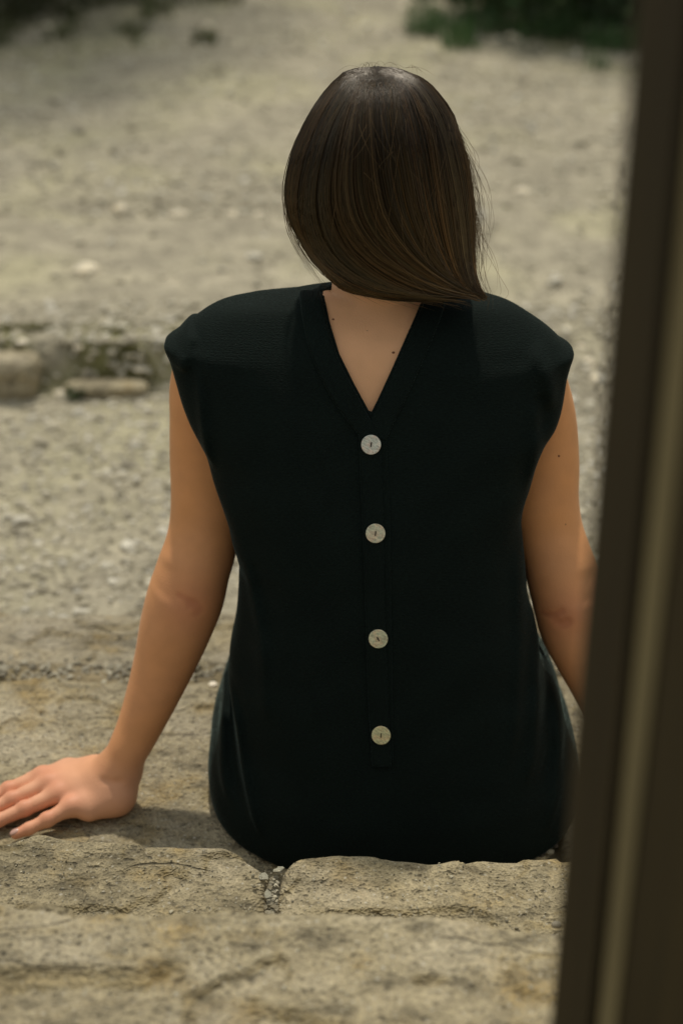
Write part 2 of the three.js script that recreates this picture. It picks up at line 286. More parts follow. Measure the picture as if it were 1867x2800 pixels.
// the course she sits on: two seat slabs, then a narrow front stone beyond a rubble-filled joint
const handCalm = (x, z) => 1 - 0.93 * smooth(0.2, 0.1, Math.hypot((x + 0.34) * 0.7, (z - 0.07) * 0.9));
stoneBlock('stone_block', steps, { xl: -0.95, xr: 0.236, edge: (x) => -0.205 + 0.018 * n3(x * 7, 3, 1) + 0.01 * n3(x * 21, 6, 1), depth: 0.54, top: 0, bottom: -0.22, round: 0.03, seed: 12.4, amp: 0.011, step: 0.0045, calm: handCalm, lift: (x, z) => -0.003, dv: 0.62, tint: [1.0, 1.0, 1.0] });
stoneBlock('stone_block', steps, { xl: 0.25, xr: 1.0, edge: (x) => -0.19 + 0.018 * n3(x * 7, 9, 1), depth: 0.52, top: 0.004, bottom: -0.22, seed: 17.4, amp: 0.011, step: 0.0055, dv: 0.22 });
stoneBlock('stone_block', steps, { xl: -1.1, xr: 0.16, edge: (x) => -0.405 + 0.05 * n3(x * 4, 13, 1) + 0.016 * n3(x * 17, 3, 1), depth: 0.19, top: -0.012, bottom: -0.24, round: 0.05, seed: 23.4, amp: 0.012, step: 0.0055, dv: 0.35, du: 0.3, tint: [1.12, 1.14, 1.22] });
stoneBlock('stone_block', steps, { xl: 0.172, xr: 1.1, edge: (x) => -0.4 + 0.012 * n3(x * 6, 23, 1), depth: 0.18, top: -0.008, bottom: -0.24, seed: 29.4, amp: 0.009, step: 0.0055, dv: 0.02, tint: [1.08, 1.08, 1.1] });
{ // threshold floor behind the camera, and earth filling under the joints
  const fl = mesh('floor', new THREE.BoxGeometry(2.6, 0.3, 2.4), new THREE.MeshStandardMaterial({ name: 'worn_floor', color: new THREE.Color().setRGB(0.25, 0.22, 0.16), roughness: 0.95 })); fl.position.set(0, 0.1, 2.38); fl.userData.kind = 'structure';
  const P = [], I = [], U = [], C = [], xs = 90, zs = 110;
  for (let j = 0; j <= zs; j++) for (let i = 0; i <= xs; i++) { const x = mix(-1, 1, i / xs), z = mix(-0.4, 0.62, j / zs), y = (z > 0.34 ? 0.094 : z > 0.2 ? -0.03 : z > -0.17 ? -0.018 : z > -0.238 ? -0.008 : -0.045) + 0.008 * n3(x * 30, z * 30, 2) + 0.003 * n3(x * 110, z * 110, 2); P.push(x, y, z); U.push(x / GROUND_TILE, z / GROUND_TILE); C.push(0.62, 0.56, 0.45); }
  for (let j = 0; j < zs; j++) for (let i = 0; i < xs; i++) { const a = j * (xs + 1) + i; I.push(a, a + xs + 1, a + 1, a + 1, a + xs + 1, a + xs + 2); }
  mesh('joint_fill', geom(P, I, U, C), groundMat, steps);
}

// ---------------------------------------------------------------- the woman
const zBack = table([[-0.04, 0.2], [0.02, 0.208], [0.06, 0.202], [0.10, 0.189], [0.20, 0.158], [0.30, 0.13], [0.38, 0.107], [0.45, 0.080], [0.50, 0.058], [0.54, 0.036], [0.57, 0.010], [0.59, -0.014], [0.605, -0.036], [0.62, -0.052]]);
const zFront = table([[-0.04, -0.22], [0.05, -0.22], [0.12, -0.17], [0.2, -0.12], [0.3, -0.11], [0.4, -0.12], [0.47, -0.125], [0.53, -0.11], [0.57, -0.092], [0.60, -0.08], [0.62, -0.072]]);
const zMid = (y) => (zBack(y) + zFront(y)) / 2;
const sil = (px, py) => { let p = W(px, py, 0); for (let i = 0; i < 3; i++) p = W(px, py, zMid(p.y)); return p; };
const outL = [[880, 795], [815, 800], [745, 811], [650, 820], [600, 831], [560, 850], [520, 880], [484, 908], [452, 936], [468, 975], [485, 1030], [500, 1080], [520, 1130], [545, 1180], [562, 1215], [580, 1280], [605, 1340], [625, 1400], [641, 1470], [654, 1520], [653, 1560], [650, 1650], [645, 1700], [634, 1760], [628, 1820], [624, 1890], [608, 1930], [588, 1970], [577, 2010], [573, 2050], [580, 2100], [600, 2160], [625, 2215], [655, 2270], [690, 2310]];
const outR = [[1165, 800], [1240, 805], [1328, 813], [1370, 822], [1410, 838], [1450, 862], [1500, 900], [1532, 929], [1565, 959], [1557, 985], [1545, 1030], [1535, 1090], [1520, 1140], [1490, 1185], [1463, 1232], [1450, 1290], [1432, 1340], [1424, 1372], [1421, 1400], [1424, 1450], [1430, 1510], [1440, 1600], [1463, 1700], [1470, 1760], [1490, 1800], [1505, 1850], [1523, 1890], [1535, 1930], [1560, 1980], [1575, 2040], [1577, 2080], [1568, 2140], [1547, 2210], [1520, 2260], [1485, 2305]];
const xLeft = table(outL.map(([a, b]) => { const p = sil(a, b); return [p.y, p.x]; })), xRight = table(outR.map(([a, b]) => { const p = sil(a, b); return [p.y, p.x]; }));
const Y_NECK = sil(880, 795).y;

// creases and ridges of the cloth: polylines in photograph pixels laid on the back
const folds = [
  [[[532, 906], [514, 935], [500, 985], [496, 1030]], 0.007, 0.0075], [[[506, 945], [490, 975], [486, 1010]], -0.003, 0.006], [[[560, 905], [535, 960], [533, 1020], [545, 1120]], -0.0035, 0.009],
  [[[543, 985], [550, 1070], [556, 1140], [566, 1230], [590, 1310]], 0.006, 0.0055], [[[556, 1000], [566, 1090], [575, 1180]], -0.003, 0.007],
  [[[1440, 940], [1480, 985], [1502, 1060], [1506, 1140]], 0.008, 0.009], [[[1470, 1060], [1478, 1120], [1476, 1200]], -0.0075, 0.009], [[[1455, 1050], [1462, 1150], [1458, 1260], [1440, 1370]], 0.006, 0.008], [[[1530, 960], [1528, 1040], [1520, 1110]], -0.003, 0.009],
  [[[668, 1500], [690, 1600], [720, 1720], [735, 1840]], 0.0045, 0.007], [[[690, 1500], [720, 1620], [748, 1760]], -0.003, 0.010], [[[700, 1700], [722, 1830], [730, 1950]], 0.003, 0.008],
  [[[627, 1895], [645, 1970], [665, 2060], [700, 2160], [724, 2220]], 0.006, 0.0055], [[[612, 1930], [622, 2010], [640, 2100], [680, 2200]], -0.007, 0.008], [[[592, 1985], [594, 2050], [604, 2120], [630, 2200]], 0.004, 0.007],
  [[[1410, 1450], [1418, 1600], [1420, 1750], [1400, 1950], [1360, 2060]], 0.0035, 0.008], [[[1468, 1760], [1470, 1880], [1455, 2000], [1420, 2110]], 0.0045, 0.008], [[[1500, 1850], [1505, 1950], [1500, 2050], [1470, 2150]], -0.006, 0.009], [[[1532, 1960], [1535, 2060], [1515, 2150], [1480, 2230]], 0.004, 0.009],
  [[[1380, 1150], [1390, 1350], [1385, 1550]], 0.002, 0.014], [[[600, 1330], [650, 1480], [668, 1560]], 0.003, 0.012],
].map(([pts, h, s]) => { const w = pts.map(([a, b]) => { let p = W(a, b, 0.06); for (let i = 0; i < 3; i++) p = W(a, b, mix(zMid(p.y), zBack(p.y), 0.6)); return [p.x, p.y]; }); const X = w.map((p) => p[0]), Y = w.map((p) => p[1]); return { w, h, s, x0: Math.min(...X) - 3 * s, x1: Math.max(...X) + 3 * s, y0: Math.min(...Y) - 3 * s, y1: Math.max(...Y) + 3 * s }; });
function foldAt(x, y) {
  let h = 0;
  for (const f of folds) {
    if (x < f.x0 || x > f.x1 || y < f.y0 || y > f.y1) continue;
    let best = 1e9, bt = 0; const n = f.w.length - 1;
    for (let i = 0; i < n; i++) { const [ax, ay] = f.w[i], [bx, by] = f.w[i + 1], dx = bx - ax, dy = by - ay, t = clamp(((x - ax) * dx + (y - ay) * dy) / (dx * dx + dy * dy)), d = (x - ax - dx * t) ** 2 + (y - ay - dy * t) ** 2; if (d < best) { best = d; bt = (i + t) / n; } }
    h += (f.h > 0 ? 1.15 : 0.75) * f.h * Math.exp(-best / (f.s * f.s)) * smooth(0, 0.25, bt) * smooth(1, 0.72, bt);
  }
  return h + 0.0016 * n3(x * 13, y * 7, 3) + 0.0011 * n3(x * 34, y * 9, 13);
}
function torso(x, y, z, cloth) {
  const xl = xLeft(y), xr = xRight(y), cx = (xl + xr) / 2, hw = Math.max(0.004, (xr - xl) / 2), zb = zBack(y), zf = zFront(y), zc = (zb + zf) / 2, dp = (zb - zf) / 2, n = 2.55;
  const u = Math.abs(x - cx) / hw, w = Math.abs(z - zc) / dp, q = Math.pow(Math.pow(u, n) + Math.pow(w, n), 1 / n);
  // radial distance from the level's centre, tempered so that it behaves like a distance
  const rad = Math.hypot(x - cx, z - zc);
  let d = q < 1e-4 ? -Math.min(hw, dp) : rad * (1 - 1 / q) * 0.85;
  d = Math.max(d, -Math.min(hw, dp));
  if (cloth && Math.abs(d) < 0.022) d -= foldAt(x, y) * (z > zc - 0.03 ? 1 : 0.4);
  const spine = Math.exp(-((x - 0.032) ** 2) / 0.00055) * smooth(0.56, 0.40, y) * smooth(0.1, 0.2, y) * (z > zc ? 1 : 0);
  return d + 0.0032 * spine;
}
const legPts = [-1, 1].map((s) => { const c = 0.055; return [[c + s * 0.085, 0.075, -0.06, 0.095], [c + s * 0.10, 0.27, -0.40, 0.062], [c + s * 0.09, 0.08, -0.52, 0.056], [c + s * 0.085, -0.075, -0.585, 0.052]]; });
function jumpsuitBase(x, y, z) {
  let d = smax(torso(x, y, z, true), y - (Y_NECK + 0.004), 0.012);
  if (z < 0.05) for (const L of legPts) for (let i = 0; i < 3; i++) d = smin(d, coneDist(x, y, z, L[i], L[i + 1]), i ? 0.02 : 0.05);
  d = smax(d, -0.115 - y, 0.006); if (z > -0.43) d = smax(d, 0.0005 - y, 0.008);
  return d;
}
// the V of the neckline, in pixels of the photograph
const vIn = [[872, 770], [877, 803], [893, 880], [920, 970], [962, 1055], [1013, 1149], [1040, 1095], [1080, 1008], [1112, 935], [1142, 868], [1163, 815], [1175, 770]];
function vDist(px, py) {                                                             // signed, positive inside the V
  let inside = false, best = 1e9;
  for (let i = 0, j = vIn.length - 1; i < vIn.length; j = i++) {
    const [ax, ay] = vIn[j], [bx, by] = vIn[i]; if ((ay > py) !== (by > py) && px < (bx - ax) * (py - ay) / (by - ay) + ax) inside = !inside;
    const dx = bx - ax, dy = by - ay, t = clamp(((px - ax) * dx + (py - ay) * dy) / (dx * dx + dy * dy)); best = Math.min(best, (px - ax - dx * t) ** 2 + (py - ay - dy * t) ** 2);
  }
  return (inside ? 1 : -1) * Math.sqrt(best);
}
const project = (x, y, z) => { const zc = depthOf(x, y, z); return [933.5 + FPX * x / zc, 1400 - FPX * ((y - CAM_H) * cp - (z - CAM_Z) * sp) / zc]; };
function jumpsuit(x, y, z) {
  let d = jumpsuitBase(x, y, z);
  if (y > 0.42 && z > -0.05) { const [px, py] = project(x, y, z); if (px > 820 && px < 1230 && py < 1210) d = Math.max(d, (vDist(px, py) - 8) / FPX * 1.6); }
  return d;
}

// arms: centre pixel, depth z and radius in pixels, from shoulder to wrist
const armFrom = (list) => {
  const J = list.map(([px, py, z, r]) => { const p = W(px, py, z); return [p.x, p.y, p.z, r * mpp(p)]; }), c = new THREE.CatmullRomCurve3(J.map((j) => V(...j.slice(0, 3))), false, 'centripetal'), n = J.length - 1;
  const rad = table(J.map((j, i) => [i / n, j[3]])), out = []; for (let i = 0; i <= n * 6; i++) { const t = i / (n * 6), p = c.getPoint(t); out.push([p.x, p.y, p.z, rad(t)]); } return out;
};
const wristL = WY(322, 2112, 0.042), wristR = WY(1728, 2112, 0.042);
const armL = armFrom([[590, 975, -0.04, 108], [575, 1060, -0.042, 110], [569, 1150, -0.042, 104], [567, 1250, -0.038, 102], [567, 1350, -0.028, 99], [560, 1435, -0.018, 96], [548, 1500, -0.008, 98], [528, 1561, 0.002, 101], [508, 1632, 0.01, 105], [486, 1700, 0.017, 100], [457, 1792, 0.027, 87], [420, 1894, 0.04, 73], [379, 1993, 0.053, 61], [346, 2061, 0.063, 55], [324, 2108, wristL.z, 49]]);
const armR = armFrom([[1425, 985, -0.045, 96], [1455, 1070, -0.045, 100], [1472, 1160, -0.044, 103], [1480, 1265, -0.038, 102], [1483, 1367, -0.028, 98], [1499, 1453, -0.018, 94], [1519, 1515, -0.008, 95], [1540, 1580, 0.002, 100], [1560, 1650, 0.01, 103], [1572, 1700, 0.014, 102], [1602, 1785, 0.027, 90], [1640, 1880, 0.04, 75], [1678, 1975, 0.053, 63], [1710, 2055, 0.063, 57], [1728, 2108, wristR.z, 53]]);
// left hand, palm down, fingers to the left; the right hand is its mirror image
const HY = (px, py, y, r) => { const p = WY(px, py, y); return [p.x, p.y, p.z, r < 0.0125 ? r * 0.94 : r]; };
const fingersL = [
  [HY(118, 2122, 0.027, 0.0112), HY(24, 2160, 0.019, 0.0092), HY(-30, 2190, 0.013, 0.0081), HY(-72, 2212, 0.0085, 0.0068)],
  [HY(134, 2142, 0.029, 0.0113), HY(34, 2187, 0.0205, 0.0094), HY(-38, 2222, 0.013, 0.0083), HY(-85, 2244, 0.0085, 0.007)],
  [HY(160, 2170, 0.0265, 0.011), HY(68, 2212, 0.0185, 0.0091), HY(-2, 2243, 0.0125, 0.008), HY(-46, 2262, 0.0085, 0.0068)],
  [HY(196, 2205, 0.0225, 0.0105), HY(130, 2242, 0.0155, 0.0085), HY(80, 2266, 0.0105, 0.0074), HY(44, 2281, 0.0075, 0.0062)],
];
const carpL = [HY(268, 2118, 0.031, 0.017), HY(280, 2130, 0.033, 0.017), HY(294, 2146, 0.030, 0.0172), HY(306, 2162, 0.025, 0.0165)];
const thumbL = [HY(256, 2112, 0.028, 0.0165), HY(188, 2106, 0.022, 0.013), HY(122, 2119, 0.016, 0.0106), HY(84, 2128, 0.011, 0.0085)];
const heelL = HY(318, 2178, 0.020, 0.019), heelL2 = HY(246, 2214, 0.016, 0.0135);
const MIR = 0.0425, mirror = (p) => [2 * MIR - p[0], p[1], p[2], p[3]];
const hands = [{ f: fingersL, c: carpL, t: thumbL, h: heelL, h2: heelL2, w: armL.at(-1) }, { f: fingersL.map((f) => f.map(mirror)), c: carpL.map(mirror), t: thumbL.map(mirror), h: mirror(heelL), h2: mirror(heelL2), w: armR.at(-1) }];
const creases = [ // elbow and wrist creases: pixel polyline, depth, width
  [[[476, 1622], [500, 1628], [528, 1640], [548, 1655]], -0.0008, 0.0034], [[[505, 1650], [530, 1645], [546, 1665], [525, 1678]], -0.0007, 0.0045], [[[455, 1560], [460, 1610], [446, 1645]], -0.0021, 0.017], [[[435, 1690], [455, 1660], [490, 1635]], 0.0002, 0.014],
  [[[276, 2076], [300, 2112], [322, 2146], [334, 2166]], -0.0016, 0.0028], [[[1480, 1692], [1515, 1680], [1545, 1662]], -0.0016, 0.003], [[[1510, 1695], [1535, 1700], [1560, 1685]], -0.002, 0.005], [[[1615, 1580], [1605, 1625], [1600, 1660]], -0.003, 0.014],
].map(([pts, h, s]) => ({ w: pts.map(([a, b]) => { const p = b > 2060 ? WY(a, b, 0.05) : W(a, b, 0.045); return [p.x, p.y, p.z]; }), h, s }));
function creaseAt(x, y, z, fineOnly) {
  let h = 0;
  for (const f of creases) { if (fineOnly && (f.s > 0.006 || f.h > 0)) continue; const c = f.w[1]; if (Math.abs(x - c[0]) > 0.06 || Math.abs(y - c[1]) > 0.07) continue;
    let best = 1e9, bt = 0; const n = f.w.length - 1;
    for (let i = 0; i < n; i++) { const a = f.w[i], b = f.w[i + 1], dx = b[0] - a[0], dy = b[1] - a[1], t = clamp(((x - a[0]) * dx + (y - a[1]) * dy) / (dx * dx + dy * dy)), d = (x - a[0] - dx * t) ** 2 + (y - a[1] - dy * t) ** 2; if (d < best) { best = d; bt = (i + t) / n; } }
    h += f.h * Math.exp(-best / (f.s * f.s)) * smooth(-0.1, 0.25, bt) * smooth(1.1, 0.75, bt) * smooth(f.w[1][2] - 0.055, f.w[1][2] - 0.03, z); }
  return h;
}
function armDist(x, y, z, A) {                                                        // nearest knots first, then only the fine segments round them
  let best = 1e9, bi = 0; const n = A.length - 1;
  for (let i = 0; i <= n; i += 6) { const a = A[i], d = Math.hypot(x - a[0], y - a[1], z - a[2]) - a[3]; if (d < best) { best = d; bi = i; } }
  if (best > 0.09) return best - 0.02;
  let d = 1e9; for (let i = Math.max(0, bi - 9); i < Math.min(n, bi + 9); i++) d = Math.min(d, coneDist(x, y, z, A[i], A[i + 1]));
  return d;
}
function handDist(x, y, z, h) {
  const far = Math.hypot(x - h.f[1][0][0], y - h.f[1][0][1], z - h.f[1][0][2]); if (far > 0.2) return far - 0.13;
  let palm = 1e9;
  for (let i = 0; i < 4; i++) palm = smin(palm, coneDist(x, y, z, h.c[i], [...h.f[i][0].slice(0, 3), h.f[i][0][3] * 1.08]), 0.011);
  for (let i = 0; i < 4; i++) palm = smin(palm, coneDist(x, y, z, h.w, [...h.c[i].slice(0, 3), 0.018]), 0.014);
  palm = smin(palm, coneDist(x, y, z, h.h, h.h2), 0.014);
  palm = smin(palm, coneDist(x, y, z, h.c[2], h.h), 0.016);
  palm = smin(palm, coneDist(x, y, z, h.t[0], h.t[1]), 0.016);
  let fing = 1e9;
  for (let i = 0; i < 4; i++) { let f = 1e9; for (let k = 0; k < 3; k++) f = smin(f, coneDist(x, y, z, h.f[i][k], h.f[i][k + 1]), 0.004);
    const kn = h.f[i][1]; f = smin(f, Math.hypot(x - kn[0], y - kn[1] - 0.0012, z - kn[2]) - kn[3] * 1.02, 0.004); fing = Math.min(fing, f); }
  let th = 1e9; for (let k = 1; k < 3; k++) th = smin(th, coneDist(x, y, z, h.t[k], h.t[k + 1]), 0.004);
  return Math.min(smin(palm, Math.min(fing, th), 0.0075), fing);
}
const HEADC = [0.043, 0.705, -0.085];
function headDist(x, y, z) {
  const far = Math.hypot(x - HEADC[0], y - HEADC[1], z - HEADC[2]); if (far > 0.22) return far - 0.15;
  let d = ell(x, y, z, [0.043, 0.715, -0.075], [0.074, 0.092, 0.09]);
  d = smin(d, ell(x, y, z, [0.043, 0.655, -0.12], [0.052, 0.062, 0.055]), 0.04);      // jaw and cheeks
  d = smin(d, coneDist(x, y, z, [0.043, 0.70, -0.166, 0.008], [0.043, 0.668, -0.188, 0.011]), 0.012);  // nose
  for (const s of [-1, 1]) { d = smax(d, -(Math.hypot(x - 0.043 - s * 0.03, y - 0.703, z + 0.178) - 0.016), 0.012); d = smin(d, coneDist(x, y, z, [0.043 + s * 0.073, 0.715, -0.085, 0.009], [0.043 + s * 0.071, 0.68, -0.09, 0.006]), 0.008); }
  d = smin(d, ell(x, y, z, [0.043, 0.632, -0.168], [0.022, 0.008, 0.009]), 0.006);    // lips
  d = smin(d, Math.hypot(x - 0.043, y - 0.6, z + 0.155) - 0.016, 0.02);               // chin
  return d;
}
const neckA = [0.039, 0.56, -0.05, 0.043], neckB = [0.043, 0.69, -0.07, 0.052];
const footPts = [-1, 1].map((s) => [[0.055 + s * 0.085, -0.05, -0.585, 0.036], [0.055 + s * 0.085, -0.115, -0.60, 0.034], [0.055 + s * 0.09, -0.135, -0.69, 0.027], [0.055 + s * 0.095, -0.142, -0.75, 0.02]]);
function bodyDist(x, y, z) {
  let d = 1e9;
  if (y > 0.3) { d = Math.max(torso(x, y, z, false) + 0.0075 + 0.005 * smooth(0.55, 0.59, y), 0.34 - y, y - (Y_NECK + 0.002)); d = smin(d, coneDist(x, y, z, neckA, neckB), 0.018); d = smin(d, headDist(x, y, z), 0.012); }
  const aL = x < 0.05 ? smin(armDist(x, y, z, armL), handDist(x, y, z, hands[0]), 0.012) : 1e9, aR = x >= 0.05 ? smin(armDist(x, y, z, armR), handDist(x, y, z, hands[1]), 0.012) : 1e9, arm = Math.min(aL, aR);
  d = smin(d, Math.abs(arm) < 0.03 ? arm - creaseAt(x, y, z) : arm, 0.01);
  if (false) for (const f of footPts) for (let i = 0; i < 3; i++) d = smin(d, coneDist(x, y, z, f[i], f[i + 1]), 0.02);
  return d;
}
const person = group('person', 'woman in black sleeveless jumpsuit buttoned down the back, sitting on the stone steps', 'person', V(0, 0, 0));

const skinBump = pixelMap(512, (u, v) => 0.5 + 0.35 * n3(u * 120, v * 120, 2) + 0.3 * n3(u * 70, v * 70, 6), false, [3, 3]);
const skinMat = new THREE.MeshPhysicalMaterial({ name: 'skin', vertexColors: true, roughness: 0.5, specularIntensity: 0.55, bumpMap: skinBump, bumpScale: 0.00025, sheen: 0.15, sheenColor: new THREE.Color(1, 0.8, 0.7), sheenRoughness: 0.5 });
{
  const parts = [
    isoSurface(bodyDist, [-0.5, -0.02, -0.12], [-0.02, 0.42, 0.2], 0.0024, 2.2, 1.5),
    isoSurface((x, y, z) => Math.max(bodyDist(x, y, z), 0.415 - y), [-0.23, 0.40, -0.26], [0.33, 0.83, 0.12], 0.0034),
    isoSurface((x, y, z) => Math.max(bodyDist(x, y, z), 0.05 - x), [0.04, -0.02, -0.12], [0.6, 0.42, 0.2], 0.0034, 2.2, 1.2),
  ];
  const P = [], I = [], Nn = [], C = [], U = [];
  const red = [[...W(520, 1655, 0.05), 0.03, 0.55], [...W(1545, 1685, 0.05), 0.03, 0.55], ...fingersL.flatMap((f) => [[f[0][0], f[0][1] + 0.008, f[0][2], 0.014, 0.55], [f[1][0], f[1][1] + 0.008, f[1][2], 0.011, 0.75], [f[3][0], f[3][1], f[3][2], 0.016, 0.6], [f[2][0], f[2][1], f[2][2], 0.015, 0.3]])];
  for (const s of parts) {
    const base = P.length / 3;
    for (let i = 0; i < s.P.length; i += 3) {
      const x = s.P[i], y = s.P[i + 1], z = s.P[i + 2];
      P.push(x, y, z); Nn.push(s.nor[i], s.nor[i + 1], s.nor[i + 2]); U.push(x * 3 + z, y * 3 + z);
      let k = 0; for (const r of red) { const d2 = (x - r[0]) ** 2 + (y - r[1]) ** 2 + (z - r[2]) ** 2; if (d2 < 9 * r[3] * r[3]) k += r[4] * Math.exp(-d2 / (r[3] * r[3])); } k = Math.min(1, k);
      const pink = smooth(0.1, 0.035, y) * 0.55 + 0.15 * fbm(x * 22, y * 22, z * 22, 2) + smooth(0.36, 0.25, y) * 0.15, m = 1 + 0.12 * fbm(x * 45, y * 45, z * 45, 3);
      const nape = smooth(0.40, 0.46, y) * smooth(0.14, 0.10, Math.abs(x - 0.035)); let c = [mix(0.76, 0.86, nape), mix(mix(0.355, 0.405, pink), 0.475, nape), mix(mix(0.145, 0.27, pink), 0.25, nape)];
      { const cr = Math.abs(creaseAt(x, y, z, true)); if (cr > 0.0002 && y < 0.35 && y > 0.15) { const q = Math.min(0.2, cr * 300); c[0] *= 1 - q * 0.8; c[1] *= 1 - q * 1.2; c[2] *= 1 - q * 1.2; } }
      c = [mix(c[0], 0.62, k * 0.7), mix(c[1], 0.215, k * 0.7), mix(c[2], 0.12, k * 0.7)];
      C.push(c[0] * m, c[1] * m, c[2] * m);
    }
    for (const q of s.I) I.push(q + base);
  }
  mesh('body', geom(P, I, U, C, Nn), skinMat, person);
}
{ // black shoes, out of sight in front of her
  const shoeM = new THREE.MeshStandardMaterial({ name: 'black_leather', color: new THREE.Color().setRGB(0.012, 0.012, 0.012), roughness: 0.45 });
  footPts.forEach((f) => { const s = isoSurface((x, y, z) => { let d = 1e9; for (let i = 0; i < 3; i++) d = smin(d, coneDist(x, y, z, f[i], f[i + 1]), 0.02); return Math.max(d, -0.155 - y); }, [f[0][0] - 0.07, -0.18, -0.8], [f[0][0] + 0.08, 0, -0.52], 0.006); mesh('shoe', geom(s.P, s.I, null, null, s.nor), shoeM, person); });
}
// black knit
const knitBump = pixelMap(1024, (u, v) => 0.5 + 0.17 * Math.sin(v * 2 * Math.PI * 150 + 1.5 * n3(u * 20, v * 20, 1)) * (0.6 + 0.5 * n3(u * 60, v * 60, 5)) + 0.35 * n3(u * 110, v * 230, 3), false);
const knitMap = (() => {
  const S = 1024, lint = new Float32Array(S * S); let s = 99; const r = () => (s = (s * 16807) % 2147483647) / 2147483647;
  for (let i = 0; i < 650; i++) { let x = r() * S, y = r() * S, a = r() * 6.3; const L = r() < 0.8 ? 1 : 2 + r() * 4, b = 0.2 + 0.8 * r(); for (let k = 0; k < L; k++) { lint[(Math.floor(y + S) % S) * S + Math.floor(x + S) % S] = b; x += Math.cos(a); y += Math.sin(a); a += r() - 0.5; } }
  return pixelMap(S, (u, v) => { const l = lint[Math.floor(v * S) * S + Math.floor(u * S)] * 0.07, k = 1 + 0.5 * n3(u * 70, v * 190, 4) + 0.3 * n3(u * 160, v * 160, 9) + 0.15 * n3(u * 6, v * 6, 8); return [0.0062 * k + l, 0.0112 * k + l, 0.0094 * k + l * 0.9]; }, true);
})();
const knitMat = new THREE.MeshPhysicalMaterial({ name: 'black_knit', map: knitMap, bumpMap: knitBump, bumpScale: 0.0009, roughness: 0.85, specularIntensity: 0.2, sheen: 0.42, sheenColor: new THREE.Color().setRGB(0.5, 0.72, 0.68), sheenRoughness: 0.4, side: THREE.DoubleSide });
const KNIT = 0.26;
const suit = (() => {
  const s = isoSurface(jumpsuit, [-0.26, -0.14, -0.68], [0.34, 0.63, 0.24], 0.0034, 3.4), U = [];
  for (let i = 0; i < s.P.length; i += 3) U.push((s.P[i] + s.P[i + 2] * 0.2) / KNIT, (s.P[i + 1] - s.P[i + 2] * 0.5) / KNIT);
  return mesh('jumpsuit', geom(s.P, s.I, U, null, s.nor), knitMat, person);
})();
function hit(px, py) {                                                               // where the line of sight at a pixel meets the cloth
  const d = rayDir(px, py), f = (t) => jumpsuitBase(d[0] * t, CAM_H + d[1] * t, CAM_Z + d[2] * t);
  let t = 1.25, last = t; while (t < 1.95 && f(t) > 0) { last = t; t += 0.003; } if (t >= 1.95) return null;
  for (let i = 0; i < 18; i++) { const m = (last + t) / 2; if (f(m) > 0) last = m; else t = m; }
  const p = atT(px, py, t), e = 0.004, n = V(jumpsuitBase(p.x + e, p.y, p.z) - jumpsuitBase(p.x - e, p.y, p.z), jumpsuitBase(p.x, p.y + e, p.z) - jumpsuitBase(p.x, p.y - e, p.z), jumpsuitBase(p.x, p.y, p.z + e) - jumpsuitBase(p.x, p.y, p.z - e)).normalize();
  return { p, n };
}
const along = (pts, n) => { const c = new THREE.CatmullRomCurve3(pts.map(([a, b]) => V(a, b, 0)), false, 'centripetal'); return c.getSpacedPoints(n); };
function strip(name, a, b, h, parent, n = 60) {                                      // a band of cloth between two pixel curves, with rolled edges and thickness
  const A = along(a, n), B = along(b, n), prof = [[0, -0.0045], [0.0, 0.2], [0.03, 0.75], [0.07, 1], [0.2, 1], [0.35, 1], [0.5, 1], [0.65, 1], [0.8, 1], [0.93, 1], [0.97, 0.75], [1, 0.2], [1, -0.0045]];
  const P = [], I = [], U = []; let rows = 0;
  for (let i = 0; i <= n; i++) {
    const row = prof.map(([t, o]) => { const hx = mix(A[i].x, B[i].x, t), hy = mix(A[i].y, B[i].y, t); let q = hit(hx, hy); for (let k = 1; !q && k < 14; k++) q = hit(hx, hy + k * 2); return q && q.p.addScaledVector(q.n, o < 0 ? o : o * h); });
    if (row.some((r) => !r)) continue;
    row.forEach((p) => { P.push(p.x, p.y, p.z); U.push((p.x * 0.8 + p.y) / KNIT, (p.y - p.x * 0.6) / KNIT); }); rows++;
  }
  for (let i = 0; i < rows - 1; i++) for (let j = 0; j < prof.length - 1; j++) { const k = i * prof.length + j, m = prof.length; I.push(k, k + m, k + 1, k + 1, k + m, k + m + 1); }
  return mesh(name, geom(P, I, U), knitMat, parent);
}
strip('neckband', [[1163, 815], [1142, 868], [1112, 935], [1080, 1008], [1040, 1095], [1013, 1149], [997, 1185]], [[1222, 815], [1205, 868], [1172, 950], [1138, 1028], [1098, 1115], [1070, 1170], [1056, 1204]], 0.0026, suit);
strip('neckband', [[818, 803], [830, 890], [856, 985], [898, 1075], [945, 1145], [985, 1195]], [[877, 803], [893, 880], [920, 970], [962, 1055], [1013, 1149], [1042, 1200]], 0.004, suit);
strip('placket', [[1036, 1200], [1046, 1418], [1050, 1631], [1058, 1843], [1067, 2085]], [[1056, 1200], [1066, 1418], [1069, 1631], [1072, 1843], [1074, 2085]], 0.0016, suit);
strip('placket', [[980, 1190], [989, 1418], [998, 1652], [1003, 1843], [1017, 2094]], [[1040, 1190], [1049, 1418], [1053, 1631], [1060, 1843], [1070, 2094]], 0.0038, suit);
